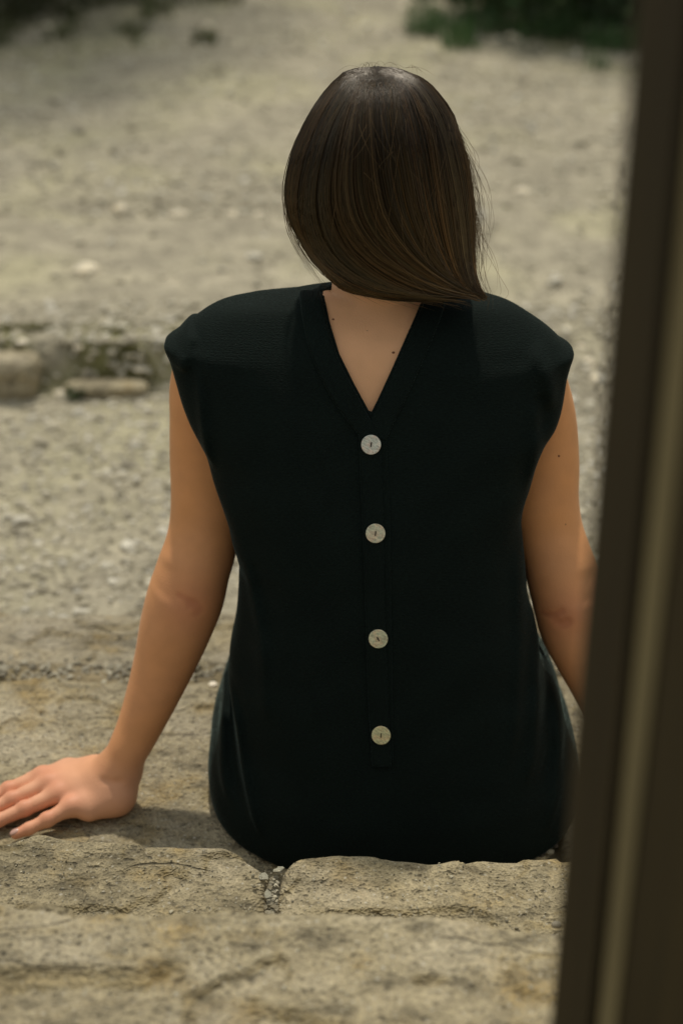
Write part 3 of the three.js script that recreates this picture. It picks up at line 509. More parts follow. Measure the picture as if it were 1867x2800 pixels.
{ // mother-of-pearl buttons with two holes and a thread
  const pearl = (seed, warm) => pixelMap(128, (u, v) => {
    const x = u * 3, y = v * 3, q = fbm(x * 1.6 + 0.8 * n3(x, y, seed), y * 3.4 + x * 1.3, seed, 4), f = fbm(x * 7, y * 4, seed + 4, 3), k = 0.8 + 0.6 * q + 0.45 * f;
    const p = smooth(-0.2, 0.3, fbm(x * 1.2, y * 1.2, seed + 9, 2)); return [k * mix(0.80, 0.92, p), k * mix(0.80, 0.74, p) * (1 - 0.05 * warm), k * mix(0.70, 0.62, p) * (1 - 0.36 * warm)];
  }, true);
  const R = 0.0101, sh = new THREE.Shape(); sh.absarc(0, 0, R - 0.0006, 0, Math.PI * 2);
  for (const s of [-1, 1]) { const h = new THREE.Path(); h.absarc(0, s * 0.0021, 0.00095, 0, Math.PI * 2, true); sh.holes.push(h); }
  const geo = new THREE.ExtrudeGeometry(sh, { depth: 0.0012, bevelEnabled: true, bevelThickness: 0.0006, bevelSize: 0.0006, bevelSegments: 3, curveSegments: 40 });
  { const p = geo.attributes.position, u = geo.attributes.uv; for (let i = 0; i < p.count; i++) u.setXY(i, p.getX(i) / R / 2 + 0.5, p.getY(i) / R / 2 + 0.5); }
  const thread = new THREE.CylinderGeometry(0.0006, 0.0006, 0.0044, 6);
  const threadMat = new THREE.MeshStandardMaterial({ name: 'black_thread', color: new THREE.Color().setRGB(0.006, 0.006, 0.006), roughness: 0.9 });
  [[1014, 1215, -0.12, 0], [1026, 1456, -0.1, 0.5], [1035, 1743, 0.45, 0.7], [1043, 2007, -0.08, 1]].forEach(([px, py, rot, warm], i) => {
    const q = hit(px, py), b = mesh('button', geo, new THREE.MeshPhysicalMaterial({ name: 'mother_of_pearl', map: pearl(i * 5.3 + 2, warm), roughness: 0.28, clearcoat: 0.5, clearcoatRoughness: 0.2, iridescence: 0.5, iridescenceIOR: 1.6, iridescenceThicknessRange: [250, 420] }), suit);
    b.position.copy(q.p).addScaledVector(q.n, 0.0042); b.quaternion.setFromUnitVectors(V(0, 0, 1), q.n); b.rotateZ(rot);
    if (i === 0) tag(b, 'greyest, most marbled pearl button just under the point of the neckline');
    const t = mesh('button_thread', thread, threadMat, suit); t.position.copy(q.p).addScaledVector(q.n, 0.0062); t.quaternion.copy(b.quaternion);
  });
}
{ // moles, eyes and nails
  const moleG = new THREE.SphereGeometry(1, 10, 8), moleM = new THREE.MeshStandardMaterial({ name: 'mole', color: new THREE.Color().setRGB(0.22, 0.09, 0.04), roughness: 0.7 });
  const castTo = (px, py) => { const d = rayDir(px, py); let t = 1.3; while (t < 2 && bodyDist(d[0] * t, CAM_H + d[1] * t, CAM_Z + d[2] * t) > 0.0002) t += 0.0006; return atT(px, py, t); };
  for (const [px, py, r] of [[911, 874, 0.0014], [1075, 965, 0.0017], [1527, 1247, 0.0013], [1545, 1434, 0.0009], [1004, 905, 0.0007]]) { const m = mesh('mole', moleG, moleM, person); m.position.copy(castTo(px, py)); m.scale.set(r, r, r * 0.5); }
  const eyeM = new THREE.MeshStandardMaterial({ name: 'eye', color: 0xe8e4dc, roughness: 0.2 }), eyeG = new THREE.SphereGeometry(0.0115, 20, 14);
  for (const s of [-1, 1]) { const m = mesh('eye', eyeG, eyeM, person); m.position.set(0.043 + s * 0.03, 0.703, -0.158); const ir = mesh('iris', new THREE.SphereGeometry(0.0055, 16, 10), new THREE.MeshStandardMaterial({ name: 'iris', color: 0x3a2a1a, roughness: 0.2 }), m); ir.position.z = -0.0068; }
  const nailM = new THREE.MeshPhysicalMaterial({ name: 'nail', color: new THREE.Color().setRGB(0.56, 0.33, 0.26), roughness: 0.28, clearcoat: 0.4 }), nailG = new THREE.SphereGeometry(1, 16, 10);
  for (const h of hands) for (const f of [...h.f, h.t.slice(0)]) { const a = V(...f[2].slice(0, 3)), b = V(...f[3].slice(0, 3)), d = b.clone().sub(a).normalize(), m = mesh('nail', nailG, nailM, person), up = V(0, 1, 0).addScaledVector(d, -d.y).normalize(), s = d.clone().cross(up);
    m.position.copy(b).addScaledVector(d, 0.0002).addScaledVector(up, f[3][3] * 0.66); m.quaternion.setFromRotationMatrix(new THREE.Matrix4().makeBasis(d, up, s)); m.rotateZ(-0.18); m.scale.set(0.0062, 0.0026, f[3][3] * 0.72); }
}
// ---------------------------------------------------------------- hair
const hL = table([[178, 1008], [183, 985], [197, 944], [219, 914], [264, 878], [308, 844], [353, 820], [398, 799], [442, 781], [487, 773], [532, 769], [576, 774], [621, 794], [666, 824], [710, 852], [755, 885], [785, 920], [802, 980], [814, 1090], [826, 1230]]);
const hR = table([[178, 1055], [183, 1078], [197, 1118], [219, 1162], [264, 1203], [308, 1233], [353, 1254], [398, 1269], [442, 1279], [487, 1287], [532, 1293], [576, 1298], [621, 1300], [666, 1300], [710, 1300], [755, 1304], [790, 1320], [826, 1337]]);
const hB = table([[178, -0.075], [200, -0.035], [230, -0.008], [310, 0.020], [430, 0.036], [560, 0.038], [700, 0.030], [780, 0.024], [826, 0.026]]);
const hS = table([[178, -0.085], [430, -0.07], [600, -0.06], [700, -0.04], [780, -0.005], [826, 0.005]]);
function hairZ(px, py) { const l = hL(py), r = hR(py), u = clamp(Math.abs(px - (l + r) / 2) / Math.max(8, (r - l) / 2), 0, 0.995); return mix(hS(py), hB(py), Math.pow(1 - Math.pow(u, 2.2), 1 / 2.2)); }
{
  const P = [], I = [], Nn = [], C = [];
  const addGeo = (g) => { const b = P.length / 3, p = g.attributes.position, n = g.attributes.normal, c = g.attributes.color; for (let i = 0; i < p.count; i++) { P.push(p.getX(i), p.getY(i), p.getZ(i)); Nn.push(n.getX(i), n.getY(i), n.getZ(i)); C.push(c.getX(i), c.getY(i), c.getZ(i)); } for (let i = 0; i < g.index.count; i++) I.push(g.index.getX(i) + b); };
  { // the mass under the strands, open towards the face
    const p = [], idx = [], col = [], K = 40; let rows = 0;
    for (let py = 204; py <= 806; py += 11) {
      const inset = 10 + 24 * smooth(380, 480, py) * smooth(760, 640, py), l = hL(py) + inset, r = hR(py) - 10, cx = (l + r) / 2, hw = (r - l) / 2; rows++;
      for (let k = 0; k < K; k++) { const a = k / K * 2 * Math.PI, c = Math.cos(a), s = Math.sin(a), zs = hS(py), z = s > 0 ? mix(zs, hB(py) - 0.007, Math.pow(s, 0.85)) : zs + s * (py > 640 ? 0.006 : 0.045); const q = W(cx + hw * Math.sign(c) * Math.pow(Math.abs(c), 0.9), py, z); p.push(q.x, q.y, q.z); col.push(0.006, 0.004, 0.0022); }
    }
    for (let j = 0; j < rows - 1; j++) for (let k = 0; k < K; k++) { const a = j * K + k, b = j * K + (k + 1) % K; idx.push(a, b, a + K, b, b + K, a + K); }
    const top = W(1037, 197, -0.085); p.push(top.x, top.y, top.z); col.push(0.006, 0.004, 0.0022); for (let k = 0; k < K; k++) idx.push(p.length / 3 - 1, (k + 1) % K, k);
    addGeo(geom(p, idx, null, col));
  }
  const guides = [
    [[1004, 186], [946, 198], [914, 221], [877, 267], [826, 355], [794, 442], [781, 534], [798, 614], [832, 672], [880, 740], [928, 788], [1010, 810]],
    [[1008, 185], [962, 204], [930, 245], [866, 350], [824, 480], [815, 580], [835, 670], [885, 742], [960, 792], [1060, 814], [1180, 820]],
    [[1014, 184], [988, 205], [962, 250], [910, 360], [880, 490], [880, 590], [915, 680], [990, 750], [1090, 798], [1200, 818], [1270, 822]],
    [[1020, 182], [980, 250], [955, 370], [945, 490], [960, 590], [1010, 670], [1090, 735], [1180, 785], [1260, 810], [1310, 820]],
    [[1030, 181], [1015, 250], [1015, 370], [1025, 490], [1050, 590], [1100, 670], [1160, 730], [1225, 775], [1280, 803], [1325, 819]],
    [[1038, 183], [1062, 208], [1080, 250], [1095, 370], [1115, 490], [1135, 590], [1168, 680], [1208, 745], [1250, 785], [1295, 806], [1332, 818]],
    [[1045, 184], [1090, 204], [1132, 245], [1180, 350], [1205, 480], [1222, 590], [1240, 690], [1260, 755], [1285, 795], [1310, 812], [1330, 819]],
    [[1052, 184], [1118, 198], [1165, 220], [1208, 266], [1238, 312], [1252, 358], [1276, 444], [1290, 534], [1297, 622], [1298, 706], [1304, 762], [1320, 800], [1333, 815]],
  ].map((g) => new THREE.CatmullRomCurve3(g.map(([a, b]) => V(a, b, 0)), false, 'centripetal').getSpacedPoints(40));
  const guide = (r, t) => { const f = clamp(r) * (guides.length - 1), i = Math.min(guides.length - 2, Math.floor(f)), w = f - i, k = clamp(t) * 40, a = Math.min(39, Math.floor(k)), q = k - a, s = w;
    const g0 = guides[i], g1 = guides[i + 1]; return [mix(mix(g0[a].x, g0[a + 1].x, q), mix(g1[a].x, g1[a + 1].x, q), s), mix(mix(g0[a].y, g0[a + 1].y, q), mix(g1[a].y, g1[a + 1].y, q), s)]; };
  function tube(pts, r0, r1, col, tip) {
    const n = pts.length, b = P.length / 3, d = new THREE.Vector3(), s = new THREE.Vector3(), u = new THREE.Vector3();
    for (let i = 0; i < n; i++) {
      d.subVectors(pts[Math.min(n - 1, i + 1)], pts[Math.max(0, i - 1)]).normalize(); s.set(0, 0.3, 1).cross(d).normalize(); u.crossVectors(d, s);
      const t = i / (n - 1), r = mix(r0, r1, t) * (1 - 0.85 * smooth(0.78, 1, t)), cc = tip ? mix(0.85, tip, smooth(0.25, 0.95, t)) : 1;
      for (let k = 0; k < 3; k++) { const a = k * 2.0944 + 0.52, x = Math.cos(a), y = Math.sin(a), nx = s.x * x + u.x * y, ny = s.y * x + u.y * y, nz = s.z * x + u.z * y; P.push(pts[i].x + nx * r, pts[i].y + ny * r, pts[i].z + nz * r); Nn.push(nx, ny, nz); C.push(col[0] * cc, col[1] * cc, col[2] * cc); }
      if (i) for (let k = 0; k < 3; k++) { const a = b + (i - 1) * 3 + k, c = b + (i - 1) * 3 + (k + 1) % 3; I.push(a, c, a + 3, c, c + 3, a + 3); }
    }
  }
  const LOCKS = 300, SEG = 18;
  for (let c = 0; c < LOCKS; c++) {
    const rc = c < 18 ? rr(0, 0.03) : Math.pow(rnd(), 0.95), ox = gauss() * 9, sway = gauss() * 9, ph = rr(0, 6), lay = rnd(), tone = rr(0.45, 1.6), warm = rr(0.85, 1.25), tEnd = 1 - 0.09 * Math.pow(rnd(), 2), spread = rr(0.010, 0.028);
    const nS = 26, bowL = rc > 0.88 && rnd() < 0.3 ? rr(1, 8) : 0, drop = rr(-12, 6);
    for (let k = 0; k < nS; k++) {
      const r = clamp(rc + gauss() * spread, 0, 1), t0 = rnd() < 0.7 ? rr(0, 0.04) : rr(0.02, 0.2), t1 = clamp(tEnd - 0.05 * Math.pow(rnd(), 3)), pts = [], o = gauss() * 3, lift = lay * 0.008 + rnd() * 0.003, w2 = gauss() * 2.5, jx = gauss() * 16, jy = rr(-2, 14), stray = rnd() < 0.06 ? gauss() * (rc < 0.15 ? 7 : 15) : 0, edge = smooth(0, 0.12, r) * smooth(1, 0.9, r);
      for (let i = 0; i <= SEG; i++) {
        const t = mix(t0, t1, i / SEG), [gx, gy] = guide(r, t), taper = smooth(0, 0.25, t) * (1 - 0.6 * smooth(0.8, 1, t));
        const root = smooth(0.12, 0, t), px = gx + jx * root + (ox + o) * taper * (0.35 + 0.65 * edge) + (bowL + stray) * Math.sin(Math.PI * clamp((t - 0.2) / 0.75)) + sway * edge * Math.sin(t * 3.5 + ph) * taper + w2 * Math.sin(t * 9 + k) * 0.35 * taper, py = gy + jy * root + (0.35 * ox + o * 0.6) * taper * edge + drop * smooth(0.62, 0.9, t) * (1 - smooth(0.6, 1, r) * 0.6);
        pts.push(W(px, py, hairZ(px, Math.min(py, 824)) + lift * smooth(0, 0.3, t) - 0.001));
      }
      const b = tone * (rnd() < 0.07 ? rr(1.5, 2.3) : rr(0.7, 1.2)); tube(pts, rr(0.00032, 0.0006), rr(0.0003, 0.0005), [0.028 * b * warm, 0.0182 * b, 0.0076 * b / warm], 2.7);
    }
  }
  for (let i = 0; i < 215; i++) { // loose hairs: wisps off the right side, off the crown and stray ones across the back
    const kind = i < 74 ? 0 : i < 90 ? 1 : i < 112 ? 3 : i < 150 ? 4 : 2, pts = [];
    if (kind === 4) { const r = rr(0, 0.35), t0 = rr(0.72, 0.86), dr = rr(6, 34); for (let k = 0; k <= 10; k++) { const q = k / 10, [gx, gy] = guide(r, Math.min(0.99, t0 + 0.2 * q)); const px = gx + 14 * q * q, py = gy + dr * q * q; pts.push(W(px, py, hairZ(px, Math.min(py, 820)) + 0.003)); } } else
    if (kind === 0) { const s = rr(0.3, 0.75), bow = rr(4, 75) * rnd(), len = rr(0.2, 0.5), ph = rr(0, 6); for (let k = 0; k <= 14; k++) { const t = s + len * k / 14, [gx, gy] = guide(1, Math.min(t, 0.97)); const px = gx + bow * Math.sin(Math.PI * k / 14 * 0.8) + 6 * Math.sin(ph + k * 0.5), py = gy + (t > 0.97 ? (t - 0.97) * 300 : 0); pts.push(W(px, py, mix(hS(Math.min(py, 824)), 0.03, 0.4) + 0.004)); } }
    else if (kind === 1) { const x0 = rr(960, 1150), dir = rr(-1, 1), hgt = rr(2, 22); for (let k = 0; k <= 10; k++) { const t = k / 10, px = x0 + dir * 90 * t, py = 186 - hgt * Math.sin(Math.PI * t) + Math.abs(px - 1035) * 0.16 * t; pts.push(W(px, py, -0.07)); } }
    else if (kind === 3) { const s = rr(0.45, 0.6), bow = rr(4, 26), len = rr(0.2, 0.35); for (let k = 0; k <= 12; k++) { const t = s + len * k / 12, [gx, gy] = guide(0, Math.min(t, 0.95)); pts.push(W(gx - bow * Math.sin(Math.PI * k / 12 * 0.7), gy + k * 2, -0.04)); } }
    else { const r = rr(0.08, 0.97), t0 = rr(0.12, 0.75), len = rr(0.08, 0.24), slide = rr(-0.16, 0.16), curl = rr(-16, 16); for (let k = 0; k <= 12; k++) { const q = k / 12, [gx, gy] = guide(clamp(r + slide * q), t0 + len * q * (rnd() < 2 ? 1 : 0)); const px = gx, py = gy + curl * Math.sin(q * 3.1); pts.push(W(px, py, hairZ(px, Math.min(py, 820)) + 0.010)); } }
    const b = rr(0.8, 1.5); tube(pts, kind === 1 ? rr(0.0001, 0.00017) : rr(0.00013, 0.00022), 0.00008, [0.12 * b, 0.078 * b, 0.038 * b]);
  }
  const hairMat = new THREE.MeshPhysicalMaterial({ name: 'brown_hair', vertexColors: true, roughness: 0.38, specularIntensity: 0.7, specularColor: new THREE.Color().setRGB(1, 0.93, 0.84) });
  tag(mesh('hair', geom(P, I, null, C, Nn), hairMat, person), 'long straight dark brown hair swept over to the right shoulder');
}

// ---------------------------------------------------------------- door frame at the right edge, close to the camera
{
  const wood = (r, g, b, seed) => new THREE.MeshStandardMaterial({ name: 'stained_wood', roughness: 0.5, map: pixelMap([128, 512], (u, v) => { const k = 1 + 0.5 * fbm(u * 14, v * 3, seed, 3) + 0.35 * fbm(u * 3, v * 6, seed + 7, 3) + 0.15 * n3(u * 60, v * 5, seed + 3); return [r * k, g * k, b * k]; }, true), bumpMap: pixelMap([128, 512], (u, v) => 0.5 + 0.3 * fbm(u * 40, v * 6, seed, 3), false), bumpScale: 0.0008 });
  const fr = group('door_frame', 'dark brown wooden door frame standing close by at the right edge of the view', 'door frame', V(0.1135, 0.25, 0.914)); fr.rotation.y = -0.19;
  const bar = (name, x0, x1, z0, z1, mat, r = 0.0025) => { const sh = new THREE.Shape(), w = x1 - x0, d = z1 - z0; sh.moveTo(r, 0); sh.lineTo(w - r, 0); sh.quadraticCurveTo(w, 0, w, r); sh.lineTo(w, d - r); sh.quadraticCurveTo(w, d, w - r, d); sh.lineTo(r, d); sh.quadraticCurveTo(0, d, 0, d - r); sh.lineTo(0, r); sh.quadraticCurveTo(0, 0, r, 0);
    const g = new THREE.ExtrudeGeometry(sh, { depth: 2.15, bevelEnabled: false, curveSegments: 5 }); g.rotateX(-Math.PI / 2); { const p = g.attributes.position, u = g.attributes.uv; for (let i = 0; i < p.count; i++) u.setXY(i, p.getX(i) * 8 + p.getZ(i) * 8, p.getY(i) * 0.8); }
    const m = mesh(name, g, mat, fr); m.position.set(x0, 0, z1); return m; };
  const dark = wood(0.033, 0.023, 0.007, 1);
  bar('jamb', 0, 0.0215, -0.09, 0, dark); bar('rebate', 0.0217, 0.0249, -0.09, -0.012, wood(0.03, 0.021, 0.01, 5), 0.0008);
  bar('moulding', 0.0251, 0.0352, -0.09, 0.003, wood(0.225, 0.185, 0.092, 3), 0.0035); bar('casing', 0.0354, 0.16, -0.09, -0.001, wood(0.044, 0.031, 0.009, 9));
}

// ---------------------------------------------------------------- old broken step on the left, loose stones, plants
const looseMat = new THREE.MeshStandardMaterial({ name: 'loose_stone', map: stoneMaps.map, bumpMap: stoneMaps.bump, bumpScale: 0.004, roughness: 0.93 });
const paleMat = new THREE.MeshStandardMaterial({ name: 'pale_limestone', map: stoneMaps.map, color: new THREE.Color().setRGB(2.35, 2.45, 2.85), bumpMap: stoneMaps.bump, bumpScale: 0.003, roughness: 0.9 });
function rock(seed, sx, sy, sz, square) {
  const g = new THREE.IcosahedronGeometry(1, 5), p = g.attributes.position, v = new THREE.Vector3(), uv = [];
  for (let i = 0; i < p.count; i++) {
    v.fromBufferAttribute(p, i); if (square) { const e = 1 / Math.pow(Math.pow(Math.abs(v.x), square) + Math.pow(Math.abs(v.y), square) + Math.pow(Math.abs(v.z), square), 1 / square); v.multiplyScalar(e); }
    const s = 1 + 0.16 * fbm(v.x * 1.6 + seed * 3.7, v.y * 1.6, v.z * 1.6, 3) + 0.05 * n3(v.x * 6, v.y * 6, v.z * 6 + seed); p.setXYZ(i, v.x * s * sx, v.y * s * sy, v.z * s * sz); uv.push((v.x * sx + v.z * sz * 0.7) / STONE_TILE + 0.37 * seed, (v.y * sy + v.z * sz) / STONE_TILE + 0.21 * seed);
  }
  g.setAttribute('uv', new THREE.Float32BufferAttribute(uv, 2)); g.computeVertexNormals(); return g;
}
{
  const old = group('old_step', 'remains of an old low stone step with gaps, half buried at the left', 'stone step', V(-0.6, G_LOW, -1.48));
  const put = (x, y, z, sx, sy, sz, seed) => { const m = mesh('stone_block', rock(seed, sx, sy, sz, 6), looseMat, old); m.position.set(x + 0.6, y - G_LOW, z + 1.48); return m; };
  put(-0.715, -0.128, -1.52, 0.092, 0.05, 0.07, 2); put(-0.485, -0.147, -1.50, 0.085, 0.016, 0.05, 3); put(-0.27, -0.1, -1.56, 0.07, 0.045, 0.06, 4); put(-0.95, -0.11, -1.53, 0.12, 0.055, 0.07, 6);
}
function chip(seed, sx, sy, sz) { const g = new THREE.IcosahedronGeometry(1, 1), p = g.attributes.position, v = new THREE.Vector3(); for (let i = 0; i < p.count; i++) { v.fromBufferAttribute(p, i); const s = 1 + 0.75 * n3(v.x * 1.1 + seed * 1.37, v.y * 1.4, v.z * 1.1 + seed); p.setXYZ(i, v.x * s * sx, Math.max(-0.6, Math.min(0.55, v.y * s)) * sy * 1.4, v.z * s * sz); } g.computeVertexNormals(); return g; }
const groundHit = (px, py) => { let t = 1.5; while (t < 12) { const p = atT(px, py, t); if (p.y < groundY(p.x, p.z)) return p; t += 0.004; } return atT(px, py, 12); };
for (const [px, py, r, label] of [
  [235, 742, 34, 'flat pale stone lying alone on the smooth ground at the left'], [330, 573, 23, 'pale stone at the left end of the row across the path'], [487, 590, 25, 'pale stone second from the left in the row across the path'], [632, 588, 17, 'pale stone in the row nearest to the left side of the hair'],
  [712, 588, 17, 'pale stone in the row across the path, closest to the hair'], [130, 73, 17, 'warm pale stone among the dark plants at the top left'], [572, 72, 17, 'pale stone beside the path at the upper left, right of the plants'], [1108, 18, 22, 'pale stone at the top edge right of the path'], [1190, 12, 24, 'brownish stone at the top edge in front of the green plants'],
  [1400, 100, 18, 'pale stone at the foot of the green plants at the upper right'], [1706, 26, 17, 'greyish stone beside the door frame at the top right'], [1425, 527, 19, 'pale stone right of the hair on the sunny ground'], [1588, 950, 14, 'white stone just right of the right shoulder, uppermost of three'], [1606, 990, 16, 'white stone right of the right sleeve, middle one of three'],
  [1630, 1036, 18, 'white stone nearest to the right upper arm, lowest of three'], [62, 936, 15, 'white stone on the mossy edge above the old step block'], [214, 950, 16, 'white stone on the mossy bank above the thin slab'], [55, 1040, 22, 'pale stone in front of the squared block of the old step'], [170, 1078, 22, 'whitish stone beside the small weed below the old step'], [383, 1008, 18, 'pale stone on the bank between slab and sleeve'],
  [583, 1872, 11, 'small white stone between the left forearm and the jumpsuit'],
]) {
  const p = py > 1800 ? WY(px, py, 0.0) : groundHit(px, py), s = r * mpp(p) * (py < 110 ? 0.8 : 1.05), m = mesh('pale_stone', rock(px * 0.013, s * rr(0.95, 1.15), s * rr(0.4, 0.55), s * rr(0.8, 1.1)), paleMat); m.position.copy(p); m.position.y += s * 0.12; m.rotation.y = rr(0, 6); tag(m, label, 'stone');
}
// mortar chips in the joint, and pebbles lying on the steps
const chipMats = [[0.66, 0.63, 0.48], [0.58, 0.52, 0.37], [0.46, 0.40, 0.27], [0.28, 0.25, 0.19], [0.11, 0.085, 0.055]].map((c) => new THREE.MeshStandardMaterial({ name: 'chip', color: new THREE.Color().setRGB(...c), roughness: 0.9, bumpMap: stoneMaps.bump, bumpScale: 0.002 }));
[[762, 2377, 15, 9, 0, 'pale greenish chip at the top right of the joint between two blocks'], [722, 2398, 16, 10, 0, 'pale greenish chip at the left edge of the joint'], [744, 2402, 7, 6, 2], [742, 2412, 6, 5, 1], [738, 2424, 8, 7, 2], [733, 2446, 12, 9, 0, 'whitest chip halfway down the joint between two blocks'], [738, 2470, 9, 7, 1], [748, 2478, 10, 8, 2], [756, 2484, 9, 7, 2], [734, 2494, 10, 7, 1], [744, 2499, 8, 6, 1], [726, 2480, 7, 6, 2]].forEach(([px, py, rx, ry, k, label]) => {
  const p = WY(px, py, STEP1 - (label ? 0.002 : 0.009)), s = mpp(p) * 0.95, m = mesh('stone_chip', chip(px * 0.31 + py, rx * s * 0.9, ry * s * 0.34, ry * s * 1.5), chipMats[k]); m.position.copy(p); m.rotation.set(rr(-0.3, 0.3), rr(-0.6, 0.6), rr(-0.3, 0.3)); tag(m, label ?? 'small mortar chip among many filling the narrow joint between two step blocks', 'stone chip', label ? undefined : 'mortar chips in the joint');
});
[[1274, 2446, 9, STEP1, 1, 'small pale pebble on the middle of the right step block'], [1519, 2532, 12, STEP1, 3, 'brownish pebble on the step beside the door frame'], [1325, 2778, 12, STEP2, 1, 'pale pebble on the nearest block by the bottom edge, upper of two'], [1274, 2796, 17, STEP2, 1, 'flat pale pebble cut by the bottom edge of the view']].forEach(([px, py, r, y, k, label]) => {
  const p = WY(px, py, y), s = r * mpp(p), m = mesh('pebble', rock(px * 0.1, s * 1.1, s * 0.75, s), chipMats[k]); m.position.copy(p); m.position.y += s * 0.35; m.rotation.y = rr(0, 6); tag(m, label, 'pebble');
});
[[1496, 2262, 9], [1512, 2272, 10], [1500, 2300, 11], [1486, 2318, 10], [1514, 2312, 8], [1530, 2275, 9], [1502, 2333, 9], [1478, 2338, 8]].forEach(([px, py, r], i) => {
  const p = WY(px, py, 0.002), s = r * mpp(p) * 1.2, m = mesh('pebble', chip(i * 1.7, s * 1.1, s * 0.6, s), chipMats[[3, 4, 4, 2, 4, 3, 2, 4][i]]); m.position.copy(p); m.position.y += s * 0.3; tag(m, 'small pebble of the heap caught in the joint right of the hips', 'pebble', 'pebbles heaped in the seat joint');
});
{ // rubble in the joint beyond the seat slab
  const list = [], M = new THREE.Matrix4(), q = new THREE.Quaternion(), c = new THREE.Color();
  for (let i = 0; i < 900; i++) { const x = rr(-0.62, 0.6), z = -0.22 + gauss() * 0.03, r = rr(0.0015, 0.0055); q.setFromEuler(new THREE.Euler(rr(-1, 1), rr(0, 6), rr(-1, 1))); M.compose(V(x, -0.007 + rr(-0.004, 0.004), z), q, V(r, r * 0.8, r)); const b = rr(0.6, 1.3); c.setRGB(0.36 * b, 0.33 * b, 0.25 * b); list.push([M.clone(), c.clone()]); }
  const im = new THREE.InstancedMesh(pebbleGeo(5, 1), pebbleMat, list.length); im.name = 'rubble'; list.forEach(([m, k], i) => { im.setMatrixAt(i, m); im.setColorAt(i, k); }); im.userData.kind = 'stuff'; tag(im, 'fine rubble filling the joint beyond the seat slab', 'rubble'); scene.add(im);
  // grit lying on the step tops
  const grit = [];
  for (let i = 0; i < 7000; i++) { const st = i % 3, z = st === 0 ? rr(0.33, 0.56) : st === 1 ? rr(0.56, 0.8) : rr(-0.17, 0.28), x = rr(-0.55, 0.5); grit.push([x, z, st]); }
  const ray = new THREE.Raycaster(), blocks = steps.children.filter((m) => m.name === 'stone_block'); steps.updateMatrixWorld(true);
  const list2 = []; for (const [x, z, st] of grit) { if (Math.hypot((x + 0.33) * 0.75, z - 0.08) < 0.11) continue; const y0 = [STEP1, STEP2, 0][st]; const r = rr(0.0005, 0.0012) * (rnd() < 0.02 ? 2.2 : 1); q.setFromEuler(new THREE.Euler(rr(-1, 1), rr(0, 6), rr(-1, 1))); M.compose(V(x, y0 + heightOn(x, z, st) + r * 0.3, z), q, V(r, r * 0.8, r)); const b = rnd() < 0.3 ? rr(0.25, 0.6) : rr(0.7, 1.5); c.setRGB(0.38 * b, 0.345 * b, 0.25 * b); list2.push([M.clone(), c.clone()]); }
  for (let i = 0; i < 260; i++) { const r = rr(0.001, 0.003); q.setFromEuler(new THREE.Euler(rr(-1, 1), rr(0, 6), rr(-1, 1))); M.compose(V(JX + gauss() * 0.006, 0.112 + rr(-0.006, 0.01), rr(0.33, 0.57)), q, V(r, r * 0.8, r)); const b = rr(0.4, 1.5); c.setRGB(0.4 * b, 0.37 * b, 0.28 * b); list2.push([M.clone(), c.clone()]); }
  function heightOn(x, z, st) { return st === 0 ? relief(x, z, x < JX ? 3.3 : 8.1, 0.013) : st === 1 ? relief(x, z, 5.7, 0.017) : relief(x, z, 12.4, 0.011) * handCalm(x, z) - 0.003; }
  const im2 = new THREE.InstancedMesh(pebbleGeo(6, 0), pebbleMat, list2.length); im2.name = 'grit'; list2.forEach(([m, k], i) => { im2.setMatrixAt(i, m); im2.setColorAt(i, k); }); im2.userData.kind = 'stuff'; tag(im2, 'grains of grit lying on the stone steps', 'grit'); scene.add(im2);
}
// plants
function leaves(n, place, size, tint) {                                              // leaf-shaped faces: place() gives [position, direction]
  const P = [], I = [], C = [], side = new THREE.Vector3(), upv = new THREE.Vector3();
  for (let i = 0; i < n; i++) {
    const [p, d] = place(i), L = size * rr(0.6, 1.4), w = L * rr(0.22, 0.34); side.set(rr(-1, 1), rr(-0.3, 0.3), rr(-1, 1)).cross(d).normalize(); upv.crossVectors(side, d).normalize();
    const b = P.length / 3, m = p.clone().addScaledVector(d, L * 0.45).addScaledVector(upv, L * 0.06), e = p.clone().addScaledVector(d, L);
    P.push(p.x, p.y, p.z, m.x + side.x * w, m.y + side.y * w + 0.04 * L, m.z + side.z * w, m.x - side.x * w, m.y - side.y * w + 0.04 * L, m.z - side.z * w, e.x, e.y - 0.1 * L, e.z, m.x, m.y, m.z); I.push(b, b + 1, b + 4, b + 4, b + 1, b + 3, b, b + 4, b + 2, b + 2, b + 4, b + 3);
    const k = rr(0.6, 1.4), y = rnd(); for (let q = 0; q < 5; q++) C.push(tint[0] * k * (1 + 0.5 * y), tint[1] * k, tint[2] * k);
  }
  return geom(P, I, null, C);
}
function bush(x, z, rx, h, rz, n, tint, label) {
  const b = group('bush', label, 'bush', V(x, groundY(x, z), z));
  const crown = leaves(n, () => { let v; do v = V(rr(-1, 1), rr(0.02, 1), rr(-1, 1)); while (v.x * v.x + v.z * v.z + (v.y - 0.35) ** 2 * 1.6 > 0.95 + 0.35 * n3(v.x * 3 + x, v.y * 3, v.z * 3 + z)); const d = V(v.x + rr(-0.8, 0.8), rr(-0.5, 0.9), v.z + rr(-0.8, 0.8)).normalize(); return [V(v.x * rx, v.y * h, v.z * rz), d]; }, 0.055, tint);
  mesh('foliage', crown, leafMat, b);
  for (let k = 0; k < 7; k++) { const a = k * 0.9, e = V(Math.cos(a) * rx * 0.5, h * 0.7, Math.sin(a) * rz * 0.5), c = new THREE.CatmullRomCurve3([V(Math.cos(a) * 0.05, -0.03, Math.sin(a) * 0.05), V(e.x * 0.4, h * 0.3, e.z * 0.4), e]); mesh('stem', new THREE.TubeGeometry(c, 8, 0.012, 6), barkMat, b); }
  return b;
}
